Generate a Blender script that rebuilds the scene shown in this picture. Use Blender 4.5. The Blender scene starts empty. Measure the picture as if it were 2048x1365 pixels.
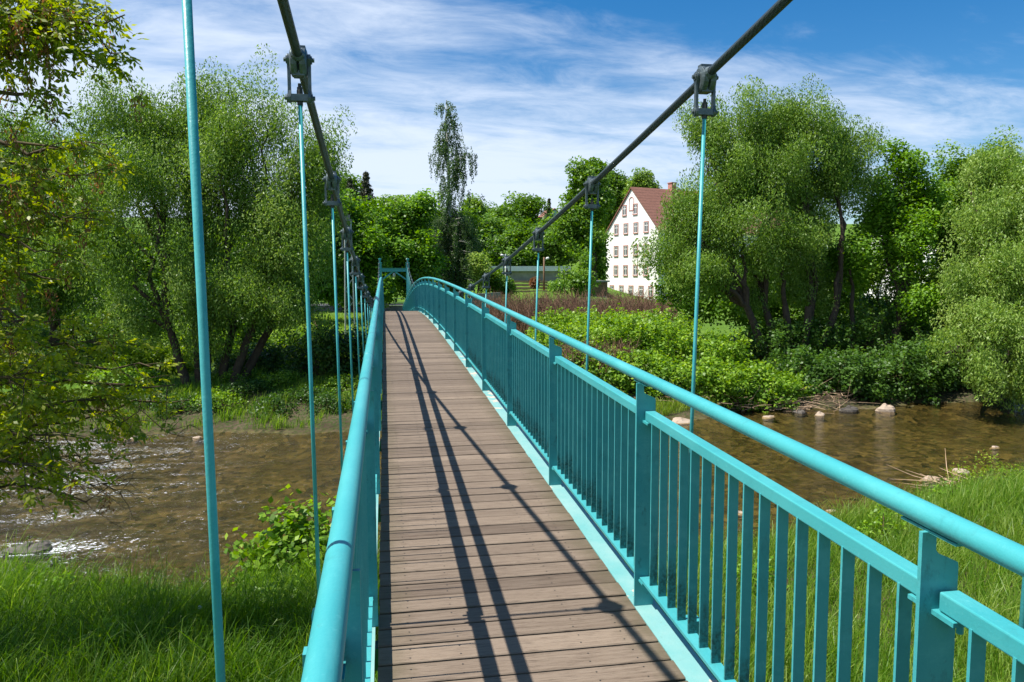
import bpy, math, random
import numpy as np
from math import radians, sin, cos, pi
from mathutils import Vector, Matrix
rng = np.random.default_rng(7); random.seed(7)
S = bpy.context.scene; COL = S.collection
CZ = 5.2                                     # eye height above the river surface (z = 0)

# ------------------------------------------------------------------ camera
cd = bpy.data.cameras.new('camera'); co = bpy.data.objects.new('camera', cd); COL.objects.link(co)
cd.sensor_width = 36; cd.lens = 26.3; cd.clip_start = .05; cd.clip_end = 2000
F = Vector((.16630, .98213, -.08812)); R = Vector((.98591, -.16724, -.00336)); U = Vector((.01804, .08632, .99610))
m = Matrix(((R.x, U.x, -F.x, 0), (R.y, U.y, -F.y, 0), (R.z, U.z, -F.z, CZ), (0, 0, 0, 1)))
co.matrix_world = m; S.camera = co
FPX = 1496.1
def P(x, y, d):                              # point at depth d seen at photo pixel (x, y)
    v = F*d + R*((x-1024)/FPX*d) + U*((682.5-y)/FPX*d)
    return np.array([v.x, v.y, v.z + CZ])

# ------------------------------------------------------------------ light
SUN_EL = radians(61)
w = bpy.data.worlds.new('World'); S.world = w; w.use_nodes = True
nt = w.node_tree; nt.nodes.clear()
def N(t, typ, **k):
    n = t.nodes.new(typ)
    for a, b in k.items():
        if a in n.inputs.keys() if isinstance(a, str) else False: n.inputs[a].default_value = b
        else: setattr(n, a, b)
    return n
out = N(nt, 'ShaderNodeOutputWorld'); bg = N(nt, 'ShaderNodeBackground'); bg.inputs['Strength'].default_value = .078
sky = N(nt, 'ShaderNodeTexSky', sky_type='NISHITA'); sky.sun_disc = False
sky.sun_elevation = SUN_EL; sky.sun_rotation = radians(270); sky.altitude = 300; sky.air_density = 1.0; sky.dust_density = .6; sky.ozone_density = 3.0
tc = N(nt, 'ShaderNodeTexCoord'); sep = N(nt, 'ShaderNodeSeparateXYZ'); nt.links.new(tc.outputs['Generated'], sep.inputs[0])
def math_(t, op, a, b=None, c=None, clamp=False):
    n = t.nodes.new('ShaderNodeMath'); n.operation = op; n.use_clamp = clamp
    for i, v in enumerate((a, b, c)):
        if v is None: continue
        if isinstance(v, (int, float)): n.inputs[i].default_value = v
        else: t.links.new(v, n.inputs[i])
    return n.outputs[0]
zc = math_(nt, 'MAXIMUM', sep.outputs[2], .0)
zc = math_(nt, 'ADD', zc, .18)
px = math_(nt, 'DIVIDE', sep.outputs[0], zc); py = math_(nt, 'DIVIDE', sep.outputs[1], zc)
cmb = N(nt, 'ShaderNodeCombineXYZ'); nt.links.new(px, cmb.inputs[0]); nt.links.new(py, cmb.inputs[1])
mp = N(nt, 'ShaderNodeMapping'); mp.inputs['Rotation'].default_value = (0, 0, radians(-62)); mp.inputs['Scale'].default_value = (.55, 1.25, 1); mp.inputs['Location'].default_value = (3.2, 1.0, 0)
nt.links.new(cmb.outputs[0], mp.inputs[0])
n1 = N(nt, 'ShaderNodeTexNoise'); n1.inputs['Scale'].default_value = .9; n1.inputs['Detail'].default_value = 9; n1.inputs['Roughness'].default_value = .58; n1.inputs['Distortion'].default_value = .25
nt.links.new(mp.outputs[0], n1.inputs['Vector'])
mp2 = N(nt, 'ShaderNodeMapping'); mp2.inputs['Rotation'].default_value = (0, 0, radians(-48)); mp2.inputs['Scale'].default_value = (1.6, 3.2, 1); nt.links.new(cmb.outputs[0], mp2.inputs[0])
n2 = N(nt, 'ShaderNodeTexNoise'); n2.inputs['Scale'].default_value = 1.6; n2.inputs['Detail'].default_value = 10; n2.inputs['Roughness'].default_value = .66; n2.inputs['Distortion'].default_value = .5
nt.links.new(mp2.outputs[0], n2.inputs['Vector'])
a = math_(nt, 'MULTIPLY', n1.outputs['Fac'], .68); b = math_(nt, 'MULTIPLY', n2.outputs['Fac'], .32); cs = math_(nt, 'ADD', a, b)
# more cloud low down (thin veil), clear higher up to the right
low = math_(nt, 'SUBTRACT', .44, sep.outputs[2]); low = math_(nt, 'MAXIMUM', low, -.05); low = math_(nt, 'MULTIPLY', low, .55)
lft = math_(nt, 'MULTIPLY', sep.outputs[0], -.17)
cs = math_(nt, 'ADD', cs, low); cs = math_(nt, 'ADD', cs, lft)
mr = N(nt, 'ShaderNodeMapRange'); mr.interpolation_type = 'SMOOTHSTEP'; nt.links.new(cs, mr.inputs[0])
mr.inputs[1].default_value = .45; mr.inputs[2].default_value = .73; mr.inputs[3].default_value = 0; mr.inputs[4].default_value = .9
hs = N(nt, 'ShaderNodeHueSaturation'); hs.inputs['Saturation'].default_value = 1.42; hs.inputs['Value'].default_value = 1.02; nt.links.new(sky.outputs[0], hs.inputs['Color'])
mx = N(nt, 'ShaderNodeMix', data_type='RGBA'); nt.links.new(mr.outputs[0], mx.inputs[0]); nt.links.new(hs.outputs[0], mx.inputs[6]); mx.inputs[7].default_value = (6.3, 7.1, 8.4, 1)
nt.links.new(mx.outputs[2], bg.inputs['Color']); nt.links.new(bg.outputs[0], out.inputs[0])

sl = bpy.data.lights.new('sun', 'SUN'); sl.energy = 4.95; sl.angle = radians(.53); sl.color = (1, .955, .87)
so = bpy.data.objects.new('sun', sl); COL.objects.link(so)
so.rotation_euler = Vector((-cos(SUN_EL), 0, sin(SUN_EL))).to_track_quat('Z', 'Y').to_euler()
S.view_settings.view_transform = 'Standard'; S.view_settings.look = 'None'; S.view_settings.exposure = .80; S.view_settings.gamma = 1
S.render.resolution_x = 1024; S.render.resolution_y = 682
S.render.engine = 'CYCLES'; S.cycles.max_bounces = 6; S.cycles.transparent_max_bounces = 12; S.cycles.caustics_reflective = False; S.cycles.caustics_refractive = False

# ------------------------------------------------------------------ helpers
def link(o): COL.objects.link(o); return o
def empty(name, label, cat, loc, group=None, kind=None):
    o = link(bpy.data.objects.new(name, None)); o.location = loc; o.empty_display_size = .3
    return tag(o, label, cat, group, kind)
def tag(o, label=None, cat=None, group=None, kind=None):
    if label: o['label'] = label
    if cat: o['category'] = cat
    if group: o['group'] = group
    if kind: o['kind'] = kind
    return o
class MB:
    """collects vertices, faces and point attributes"""
    def __init__(s): s.v = []; s.f4 = []; s.f3 = []; s.n = 0; s.at = {}; s.mi4 = []; s.mi3 = []
    def add(s, v, f4=None, f3=None, mi=0, **at):
        v = np.asarray(v, float).reshape(-1, 3)
        if f4 is not None and len(f4): f4 = np.asarray(f4, int).reshape(-1, 4); s.f4.append(f4 + s.n); s.mi4.append(np.full(len(f4), mi))
        if f3 is not None and len(f3): f3 = np.asarray(f3, int).reshape(-1, 3); s.f3.append(f3 + s.n); s.mi3.append(np.full(len(f3), mi))
        for k, a_ in at.items(): s.at.setdefault(k, []).append((s.n, np.broadcast_to(np.asarray(a_, float), (len(v),))))
        s.v.append(v); s.n += len(v)
    def box(s, c, h, mat=None, **k):          # centre, half sizes, optional 3x3 axes (rows)
        q = np.array([(x, y, z) for x in (-1, 1) for y in (-1, 1) for z in (-1, 1)], float)*np.array(h)
        if mat is not None: q = q @ np.asarray(mat)
        s.add(q + np.array(c), f4=[(0, 1, 3, 2), (4, 6, 7, 5), (0, 4, 5, 1), (2, 3, 7, 6), (0, 2, 6, 4), (1, 5, 7, 3)], **k)
    def tube(s, pts, rad, n=8, cap=True, seam=False, **k):
        pts = np.asarray(pts, float); L = len(pts); rad = np.broadcast_to(np.asarray(rad, float), (L,))
        t = np.gradient(pts, axis=0); t /= np.linalg.norm(t, axis=1)[:, None] + 1e-12
        ref = np.array([0, 0, 1.]) if abs(t[:, 2]).mean() < .9 else np.array([1., 0, 0])
        u = np.cross(np.broadcast_to(ref, t.shape), t); u /= np.linalg.norm(u, axis=1)[:, None] + 1e-12
        w_ = np.cross(t, u); m_ = n + 1 if seam else n
        an = np.arange(m_)*2*pi/n
        ring = pts[:, None] + rad[:, None, None]*(np.cos(an)[None, :, None]*u[:, None] + np.sin(an)[None, :, None]*w_[:, None])
        v = ring.reshape(-1, 3); i = np.arange(L-1)[:, None]*m_; j = np.arange(n)[None]; j2 = j + 1 if seam else (j+1) % n
        f = np.stack(np.broadcast_arrays(i+j, i+j2, i+m_+j2, i+m_+j), -1).reshape(-1, 4)
        if seam:
            al = np.concatenate([[0], np.cumsum(np.linalg.norm(np.diff(pts, axis=0), axis=1))])
            k['along'] = np.repeat(al, m_); k['around'] = np.tile(an, L)
        f3 = []
        if cap:
            f3 = [(0, q+1, q) for q in range(1, n-1)] + [((L-1)*m_, (L-1)*m_+q, (L-1)*m_+q+1) for q in range(1, n-1)]
        s.add(v, f4=f, f3=f3, **k)
    def prism(s, poly, axis, a0, a1, **k):    # polygon in the two other axes, extruded along axis from a0 to a1
        n = len(poly); V = []
        for a_ in (a0, a1):
            for p_ in poly:
                q = list(p_); q.insert(axis, a_); V.append(q)
        f4 = [(i, (i+1) % n, n+(i+1) % n, n+i) for i in range(n)]
        # caps as fans about the centroid
        c0 = np.mean(V[:n], axis=0); c1 = np.mean(V[n:], axis=0); V += [list(c0), list(c1)]
        f3 = [((i+1) % n, i, 2*n) for i in range(n)] + [(n+i, n+(i+1) % n, 2*n+1) for i in range(n)]
        s.add(V, f4=f4, f3=f3, **k)
    def mesh(s, name, mats, smooth=False, org=None):
        me = bpy.data.meshes.new(name); v = np.concatenate(s.v)
        if org is not None: v = v - np.array(org)
        f4 = np.concatenate(s.f4) if s.f4 else np.zeros((0, 4), int); f3 = np.concatenate(s.f3) if s.f3 else np.zeros((0, 3), int)
        me.vertices.add(len(v)); me.vertices.foreach_set('co', v.astype(np.float32).ravel())
        li = np.concatenate([f4.ravel(), f3.ravel()]); me.loops.add(len(li)); me.loops.foreach_set('vertex_index', li.astype(np.int32))
        nf = len(f4)+len(f3); me.polygons.add(nf)
        st = np.concatenate([np.arange(len(f4))*4, len(f4)*4 + np.arange(len(f3))*3]).astype(np.int32)
        me.polygons.foreach_set('loop_start', st)
        mi = np.concatenate(s.mi4 + s.mi3).astype(np.int32); me.polygons.foreach_set('material_index', mi)
        me.polygons.foreach_set('use_smooth', np.full(nf, bool(smooth)))
        for k, l in s.at.items():
            arr = np.zeros(len(v), np.float32)
            for o_, a_ in l: arr[o_:o_+len(a_)] = a_
            at = me.attributes.new(k, 'FLOAT', 'POINT'); at.data.foreach_set('value', arr)
        me.update(calc_edges=True); me.validate()
        for m_ in (mats if isinstance(mats, (list, tuple)) else [mats]): me.materials.append(m_)
        return me
    def obj(s, name, mats, parent=None, smooth=False, bevel=0, org=None):
        if parent is not None and org is None: org = world_loc(parent)
        if org is None: org = (0, 0, 0)
        o = link(bpy.data.objects.new(name, s.mesh(name, mats, smooth, org)))
        if parent is not None: o.parent = parent
        else: o.location = org
        if bevel:
            b_ = o.modifiers.new('bevel', 'BEVEL'); b_.width = bevel; b_.segments = 2; b_.limit_method = 'ANGLE'; b_.harden_normals = False
        return o
def world_loc(o):
    l = Vector(o.location)
    while o.parent is not None: o = o.parent; l += o.location
    return tuple(l)

# ------------------------------------------------------------------ materials
def new_mat(name):
    m_ = bpy.data.materials.new(name); m_.use_nodes = True; t = m_.node_tree; t.nodes.clear()
    o_ = t.nodes.new('ShaderNodeOutputMaterial'); b_ = t.nodes.new('ShaderNodeBsdfPrincipled'); t.links.new(b_.outputs[0], o_.inputs[0])
    return m_, t, b_, o_
def noise(t, scale, detail=4, rough=.55, vec=None, dist=0):
    n = t.nodes.new('ShaderNodeTexNoise'); n.inputs['Scale'].default_value = scale; n.inputs['Detail'].default_value = detail; n.inputs['Roughness'].default_value = rough; n.inputs['Distortion'].default_value = dist
    if vec is not None: t.links.new(vec, n.inputs['Vector'])
    return n.outputs['Fac']
def ramp(t, fac, stops):
    r = t.nodes.new('ShaderNodeValToRGB'); e = r.color_ramp.elements
    while len(e) < len(stops): e.new(.5)
    for i, (p_, c_) in enumerate(stops): e[i].position = p_; e[i].color = (c_[0], c_[1], c_[2], 1) if hasattr(c_, '__len__') else (c_, c_, c_, 1)
    t.links.new(fac, r.inputs[0]); return r.outputs[0]
def mixc(t, fac, a_, b_):
    n = t.nodes.new('ShaderNodeMix'); n.data_type = 'RGBA'
    for i, v in ((0, fac), (6, a_), (7, b_)):
        if isinstance(v, (int, float)): n.inputs[i].default_value = v
        elif isinstance(v, tuple): n.inputs[i].default_value = (*v, 1)
        else: t.links.new(v, n.inputs[i])
    return n.outputs[2]
def coords(t, kind='Object', scale=None, rot=None):
    c_ = t.nodes.new('ShaderNodeTexCoord').outputs[kind]
    if scale is None and rot is None: return c_
    mp_ = t.nodes.new('ShaderNodeMapping'); t.links.new(c_, mp_.inputs[0])
    if scale: mp_.inputs['Scale'].default_value = scale
    if rot: mp_.inputs['Rotation'].default_value = rot
    return mp_.outputs[0]
def worldpos(t, scale=None):
    c_ = t.nodes.new('ShaderNodeNewGeometry').outputs['Position']
    if scale is None: return c_
    mp_ = t.nodes.new('ShaderNodeMapping'); t.links.new(c_, mp_.inputs[0]); mp_.inputs['Scale'].default_value = scale; return mp_.outputs[0]
def bump(t, b_, h, strength=.3, dist=.01):
    n = t.nodes.new('ShaderNodeBump'); n.inputs['Strength'].default_value = strength; n.inputs['Distance'].default_value = dist
    t.links.new(h, n.inputs['Height']); t.links.new(n.outputs[0], b_.inputs['Normal']); return n
def attr(t, name):
    n = t.nodes.new('ShaderNodeAttribute'); n.attribute_name = name; return n.outputs['Fac']
def simple(name, c1, c2=None, rough=.6, metal=0, nscale=3, bstr=.2, bscale=40, bdist=.005, spec=.4):
    m_, t, b_, o_ = new_mat(name); c2 = c2 or tuple(x*.7 for x in c1)
    wp = worldpos(t)
    t.links.new(mixc(t, ramp(t, noise(t, nscale, 6, .65, wp), [(.35, 0), (.68, 1)]), c1, c2), b_.inputs['Base Color'])
    b_.inputs['Roughness'].default_value = rough; b_.inputs['Metallic'].default_value = metal; b_.inputs['Specular IOR Level'].default_value = spec
    if bstr: bump(t, b_, noise(t, bscale, 4, .6, wp), bstr, bdist)
    return m_
def paint(name, grime=.35, stain=False):
    m_, t, b_, o_ = new_mat(name); wp = worldpos(t)
    base = mixc(t, ramp(t, noise(t, 1.7, 5, .6, wp), [(.3, 0), (.7, 1)]), (.036, .285, .312), (.060, .335, .352))
    fine = ramp(t, noise(t, 55, 5, .7, wp), [(.60, 0), (.72, 1)])
    base = mixc(t, math_(t, 'MULTIPLY', fine, .3), base, (.16, .50, .50)); base = mixc(t, math_(t, 'MULTIPLY', ramp(t, noise(t, 5, 7, .75, worldpos(t, (1, .35, 2))), [(.5, 0), (.68, 1)]), .3), base, (.13, .46, .47))
    gr = ramp(t, noise(t, 14, 8, .78, worldpos(t, (1, 1, .5))), [(.54, 0), (.70, 1)])
    base = mixc(t, math_(t, 'MULTIPLY', gr, grime), base, (.02, .075, .07))
    rs = ramp(t, noise(t, 8, 9, .8, wp), [(.66, 0), (.70, 1)]); base = mixc(t, math_(t, 'MULTIPLY', rs, .7), base, (.13, .075, .035))
    if stain:                                 # algae that creeps up the feet of the bars
        oz = t.nodes.new('ShaderNodeSeparateXYZ'); t.links.new(coords(t), oz.inputs[0])
        n_ = noise(t, 9, 4, .7, worldpos(t, (1, 1, .25)))
        h_ = math_(t, 'MULTIPLY_ADD', n_, .55, -.08)
        msk = math_(t, 'SUBTRACT', h_, oz.outputs[2]); msk = math_(t, 'MULTIPLY', msk, 9, clamp=True)
        sp = ramp(t, noise(t, 60, 5, .7, wp), [(.4, .35), (.6, 1)])
        base = mixc(t, math_(t, 'MULTIPLY', msk, math_(t, 'MULTIPLY', sp, .8)), base, (.012, .035, .032))
    t.links.new(base, b_.inputs['Base Color']); b_.inputs['Roughness'].default_value = .40; b_.inputs['Specular IOR Level'].default_value = .35
    bump(t, b_, noise(t, 130, 3, .6, wp), .18, .003)
    return m_
M = {}
M['paint'] = paint('turquoise_paint', .22); M['paint_stained'] = paint('turquoise_paint_algae', .3, True)
M['paint_dirty'] = paint('turquoise_paint_grimy', .75)
def flange_mat():
    m_, t, b_, o_ = new_mat('edge_beam_paint'); wp = worldpos(t)
    base = mixc(t, ramp(t, noise(t, 3, 5, .6, wp), [(.3, 0), (.7, 1)]), (.13, .35, .34), (.24, .41, .385))
    pe = ramp(t, noise(t, 2.3, 7, .62, wp), [(.59, 0), (.605, 1)])
    base = mixc(t, pe, base, (.50, .44, .36))
    ed = ramp(t, noise(t, 30, 6, .7, wp), [(.60, 0), (.75, 1)]); base = mixc(t, math_(t, 'MULTIPLY', ed, .5), base, (.12, .2, .17))
    t.links.new(base, b_.inputs['Base Color']); b_.inputs['Roughness'].default_value = .5; bump(t, b_, noise(t, 60, 4, .6, wp), .3, .003)
    return m_
M['flange'] = flange_mat()
M['steel'] = simple('galvanised_steel', (.115, .145, .155), (.065, .085, .09), .42, .55, 30, .35, 90, .003)
M['dark_steel'] = simple('dark_bolt_steel', (.03, .035, .035), (.05, .045, .04), .5, .4, 40)
def cable_mat():
    m_, t, b_, o_ = new_mat('stranded_cable')
    ph = math_(t, 'ADD', math_(t, 'MULTIPLY', attr(t, 'along'), 150.0), math_(t, 'MULTIPLY', attr(t, 'around'), 8.0))
    h_ = math_(t, 'ABSOLUTE', math_(t, 'SINE', math_(t, 'MULTIPLY', ph, .5)))
    c_ = mixc(t, h_, (.018, .024, .026), (.042, .054, .058)); c_ = mixc(t, ramp(t, noise(t, 18, 5, .6, worldpos(t)), [(.4, 0), (.7, .5)]), c_, (.03, .05, .05))
    t.links.new(c_, b_.inputs['Base Color']); b_.inputs['Roughness'].default_value = .45; b_.inputs['Metallic'].default_value = .3; bump(t, b_, h_, .3, .002)
    return m_
M['cable'] = cable_mat()
def deck_mat():
    m_, t, b_, o_ = new_mat('weathered_planks'); tn = attr(t, 'tone')
    wp = worldpos(t, (2.2, 60, 60)); g = noise(t, 1.0, 6, .7, wp)
    c_ = mixc(t, ramp(t, tn, [(0, 0), (1, 1)]), (.080, .056, .040), (.205, .155, .114))
    c_ = mixc(t, math_(t, 'MULTIPLY', ramp(t, g, [(.35, 0), (.75, 1)]), .55), c_, (.27, .215, .165))
    c_ = mixc(t, math_(t, 'MULTIPLY', ramp(t, noise(t, 1.0, 8, .75, worldpos(t, (9, 140, 60))), [(.5, 0), (.66, 1)]), .75), c_, (.045, .03, .02))
    bl = ramp(t, noise(t, 3.5, 5, .6, worldpos(t)), [(.45, 0), (.75, 1)]); c_ = mixc(t, math_(t, 'MULTIPLY', bl, .35), c_, (.13, .095, .07))
    ex = t.nodes.new('ShaderNodeSeparateXYZ'); t.links.new(worldpos(t), ex.inputs[0])  # moss and dirt along both plank ends
    e_ = math_(t, 'ABSOLUTE', math_(t, 'SUBTRACT', ex.outputs[0], .58)); e_ = math_(t, 'ADD', e_, math_(t, 'MULTIPLY', noise(t, 7, 5, .7, worldpos(t)), .3))
    em = ramp(t, e_, [(.62, 0), (.80, 1)]); c_ = mixc(t, math_(t, 'MULTIPLY', em, .6), c_, (.075, .065, .032))
    t.links.new(c_, b_.inputs['Base Color']); b_.inputs['Roughness'].default_value = .72; b_.inputs['Specular IOR Level'].default_value = .3
    bump(t, b_, g, .5, .004); return m_
M['deck'] = deck_mat()
def leaf_mat(name, c1, c2, c3=None, tr=.35, rough=.45, spec=.35):
    m_, t, b_, o_ = new_mat(name); tn = attr(t, 'tone')
    st = [(0, c1), (1, c2)] if c3 is None else [(0, c1), (.55, c2), (1, c3)]
    c_ = ramp(t, tn, st); t.links.new(c_, b_.inputs['Base Color']); b_.inputs['Roughness'].default_value = rough; b_.inputs['Specular IOR Level'].default_value = spec
    tr_ = t.nodes.new('ShaderNodeBsdfTranslucent'); hsv = t.nodes.new('ShaderNodeHueSaturation'); hsv.inputs['Hue'].default_value = .488; hsv.inputs['Saturation'].default_value = 1.1; hsv.inputs['Value'].default_value = 1.5
    t.links.new(c_, hsv.inputs['Color']); t.links.new(hsv.outputs[0], tr_.inputs[0])
    ms = t.nodes.new('ShaderNodeMixShader'); ms.inputs[0].default_value = tr*1.2; t.links.new(b_.outputs[0], ms.inputs[1]); t.links.new(tr_.outputs[0], ms.inputs[2]); t.links.new(ms.outputs[0], o_.inputs[0])
    return m_
M['willow'] = leaf_mat('willow_leaves', (.065, .14, .016), (.155, .275, .034), (.29, .40, .10))
M['willow_pale'] = leaf_mat('pale_willow_leaves', (.075, .155, .02), (.165, .285, .036), (.31, .42, .10))
M['maple'] = leaf_mat('maple_leaves', (.05, .13, .008), (.12, .26, .014), (.21, .38, .025))
M['lime'] = leaf_mat('lime_green_leaves', (.09, .18, .008), (.20, .33, .015), (.34, .46, .04))
M['elder'] = leaf_mat('box_elder_leaves', (.06, .12, .006), (.18, .25, .010), (.36, .40, .025), .45)
M['seed'] = leaf_mat('brown_seed_keys', (.13, .06, .022), (.29, .15, .06), None, .35)
M['dark_leaf'] = leaf_mat('dark_leaves', (.018, .05, .008), (.04, .10, .014), (.08, .17, .02))
M['birch'] = leaf_mat('birch_leaves', (.03, .07, .02), (.065, .13, .035), (.14, .21, .07))
M['wood_leaf'] = leaf_mat('mixed_wood_leaves', (.04, .10, .010), (.10, .21, .018), (.18, .31, .035))
M['conifer'] = leaf_mat('conifer_needles', (.02, .04, .015), (.045, .06, .025), (.10, .07, .035), .1)
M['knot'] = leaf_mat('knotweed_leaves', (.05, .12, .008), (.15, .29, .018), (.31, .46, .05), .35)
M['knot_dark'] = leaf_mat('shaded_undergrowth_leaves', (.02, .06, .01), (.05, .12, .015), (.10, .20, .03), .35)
M['grass'] = leaf_mat('long_grass', (.045, .12, .010), (.12, .25, .018), (.28, .38, .07), .45, .45)
M['grass_pale'] = leaf_mat('pale_grass', (.11, .20, .012), (.22, .34, .03), (.38, .40, .12), .4, .5)
M['dead'] = simple('dead_brown_stalks', (.16, .085, .05), (.09, .05, .032), .9, 0, 6, 0)
M['straw'] = simple('bleached_dry_stalks', (.46, .33, .22), (.30, .20, .12), .9, 0, 6, 0)
M['bark'] = simple('rough_bark', (.085, .06, .038), (.035, .026, .018), .9, 0, 5, .7, 14, .03)
M['birch_bark'] = simple('white_birch_bark', (.55, .54, .5), (.12, .11, .1), .8, 0, 2.5, .3, 10, .02)
M['twig'] = simple('mossy_twigs', (.10, .075, .03), (.045, .03, .018), .9, 0, 8, .3, 40, .005)
M['stone'] = simple('river_stone', (.42, .33, .25), (.26, .20, .15), .8, 0, 4, .5, 20, .02)
M['dark_stone'] = simple('wet_river_stone', (.05, .045, .04), (.10, .085, .07), .7, 0, 4, .5, 20, .02)
M['render'] = simple('white_house_render', (.86, .84, .82), (.78, .75, .72), .9, 0, .5, .1)
M['concrete'] = simple('grey_concrete', (.30, .30, .28), (.19, .19, .175), .85, 0, 1.2, .3, 12, .02)
M['galv'] = simple('pale_galvanised_rail', (.46, .50, .48), (.36, .40, .38), .5, .3, 5, 0)
M['red_trim'] = simple('red_window_surround', (.45, .20, .16), (.40, .16, .13), .8, 0, 5, 0)
M['white'] = simple('white_frame', (.78, .78, .76), (.72, .72, .7), .5, 0, 5, 0)
M['glass'] = simple('window_glass', (.06, .07, .08), (.10, .11, .12), .12, 0, .7, 0, spec=.6)
M['roofsheet'] = simple('white_roof_sheet', (.72, .74, .77), (.62, .64, .67), .5, 0, 2, 0)
M['teal_wall'] = simple('pale_teal_wall', (.33, .52, .47), (.3, .48, .43), .9, 0, 1, 0)
M['wood'] = simple('weathered_timber', (.20, .12, .07), (.12, .07, .04), .85, 0, 5, .3)
M['planks'] = simple('pale_timber_step', (.42, .30, .17), (.3, .2, .1), .85, 0, 5, 0)
def roof_mat():
    m_, t, b_, o_ = new_mat('red_roof_tiles'); wp = worldpos(t)
    sz = t.nodes.new('ShaderNodeSeparateXYZ'); t.links.new(wp, sz.inputs[0])
    row = math_(t, 'FRACT', math_(t, 'MULTIPLY', sz.outputs[2], 2.2)); 
    c_ = mixc(t, ramp(t, noise(t, 2.5, 7, .7, wp), [(.3, 0), (.7, 1)]), (.17, .075, .05), (.27, .12, .085)); c_ = mixc(t, ramp(t, row, [(.0, .8), (.25, 0)]), c_, (.07, .03, .02))
    t.links.new(c_, b_.inputs['Base Color']); b_.inputs['Roughness'].default_value = .85; bump(t, b_, row, .6, .05); return m_
M['tiles'] = roof_mat()

# ------------------------------------------------------------------ terrain
def interp(x, xs, ys): return np.interp(x, xs, ys)
def Yn(X): return interp(X, [-60, -30, -12, -6, -2, 6, 10, 16, 30, 60, 120], [18, 15.6, 13.8, 12.7, 11.7, 12.2, 14.0, 16.0, 18, 20, 23])
def Yf(X): return interp(X, [-60, -8, -2, 4, 7.5, 11, 13, 22, 60, 120], [28, 26, 25.2, 24.6, 24.3, 25.6, 26.1, 26.3, 28, 31])
def wob(X, Y, s, a_, k=0): return a_*(np.sin(X*s+1.3*k+.7*np.sin(Y*s*.7+k)) * np.cos(Y*s*1.13+2.1*k+.6*np.sin(X*s*.9)))
def terrain(X, Y):
    X = np.asarray(X, float); Y = np.asarray(Y, float)
    wv = wob(X, Y, .9, .35, 1) + wob(X, Y, 2.3, .15, 2)
    s_ = Yn(X) - Y + wv; t_ = Y - Yf(X) + wv
    near = interp(s_, [-2, 0, .5, 2, 5, 9, 15, 40], [-.35, 0, .25, .55, .8, 1.3, 3.0, 3.4])
    far = interp(t_, [-2, 0, .5, 2, 4, 9, 75, 165, 230, 400], [-.35, 0, .13, .5, 1.1, 1.4, 1.05, 17.5, 24, 26])
    h = np.where(s_ > -2, near, np.where(t_ > -2, far, -.38))
    h = h + wob(X, Y, 3.1, .05, 3) + wob(X, Y, 1.1, .07, 4)*(h > 0)
    md = np.exp(-((X-17)/11)**6)*interp(Y, [74, 86, 104, 120], [0, 1, 1, 0]); h = h + 3.3*md
    # bed stays under water between the banks
    return np.where((s_ < -1) & (t_ < -1), np.minimum(h, -.12), h)
def graded(lo, hi, a_, b_, fine, coarse_n):
    mid = np.arange(a_, b_, fine); l = a_ - (a_-lo)*np.linspace(1, 0, coarse_n, endpoint=False)**2.2; r = b_ + (hi-b_)*np.linspace(0, 1, coarse_n)**2.2
    return np.concatenate([l, mid, r])
gx = graded(-500, 600, -16, 30, .22, 70); gy = graded(-60, 900, 2, 38, .2, 90)
GX, GY = np.meshgrid(gx, gy, indexing='ij'); GZ = terrain(GX, GY)
nx, ny = GX.shape; ii = (np.arange(nx-1)[:, None]*ny + np.arange(ny-1)[None]).ravel()
mb = MB(); mb.add(np.stack([GX, GY, GZ], -1), f4=np.stack([ii, ii+ny, ii+ny+1, ii+1], -1))
def ground_mat():
    m_, t, b_, o_ = new_mat('ground_soil_and_grass'); wp = worldpos(t); sx = t.nodes.new('ShaderNodeSeparateXYZ'); t.links.new(wp, sx.inputs[0]); z = sx.outputs[2]
    grass = mixc(t, ramp(t, noise(t, .35, 6, .65, wp), [(.35, 0), (.65, 1)]), (.075, .155, .014), (.13, .215, .024))
    grass = mixc(t, ramp(t, noise(t, 5, 7, .7, wp), [(.42, 0), (.6, .75)]), grass, (.045, .095, .012))
    soil = mixc(t, ramp(t, noise(t, 1.5, 7, .7, wp), [(.35, 0), (.65, 1)]), (.060, .042, .028), (.115, .082, .058))
    soil = mixc(t, ramp(t, noise(t, 9, 6, .7, wp), [(.42, 0), (.58, .9)]), soil, (.035, .06, .012))
    gz = math_(t, 'ADD', z, math_(t, 'MULTIPLY', noise(t, 1.1, 5, .6, wp), 1.0))
    c_ = mixc(t, ramp(t, math_(t, 'MULTIPLY', gz, .5), [(.62, 0), (.80, 1)]), soil, grass)
    v = t.nodes.new('ShaderNodeTexVoronoi'); v.inputs['Scale'].default_value = 5.5; t.links.new(wp, v.inputs['Vector'])
    peb = mixc(t, ramp(t, v.outputs['Color'], [(.1, 0), (.9, 1)]), (.018, .018, .008), (.19, .15, .06))
    v2 = t.nodes.new('ShaderNodeTexVoronoi'); v2.inputs['Scale'].default_value = 1.9; t.links.new(wp, v2.inputs['Vector'])
    peb = mixc(t, ramp(t, noise(t, .9, 4, .6, wp), [(.4, 0), (.62, .65)]), peb, (.055, .05, .016)); peb = mixc(t, ramp(t, v2.outputs['Color'], [(.55, 0), (.8, .5)]), peb, (.04, .028, .012))
    c_ = mixc(t, ramp(t, math_(t, 'ADD', z, .5), [(.42, 0), (.62, 1)]), peb, c_)
    t.links.new(c_, b_.inputs['Base Color']); b_.inputs['Roughness'].default_value = .95; b_.inputs['Specular IOR Level'].default_value = .15
    bump(t, b_, math_(t, 'ADD', noise(t, 6, 8, .7, wp), math_(t, 'MULTIPLY', v.outputs['Distance'], .6)), .8, .08); return m_
tag(mb.obj('ground', ground_mat(), smooth=True), 'grassy river banks, meadow and wooded slope behind the footbridge', 'ground', kind='structure')

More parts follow.
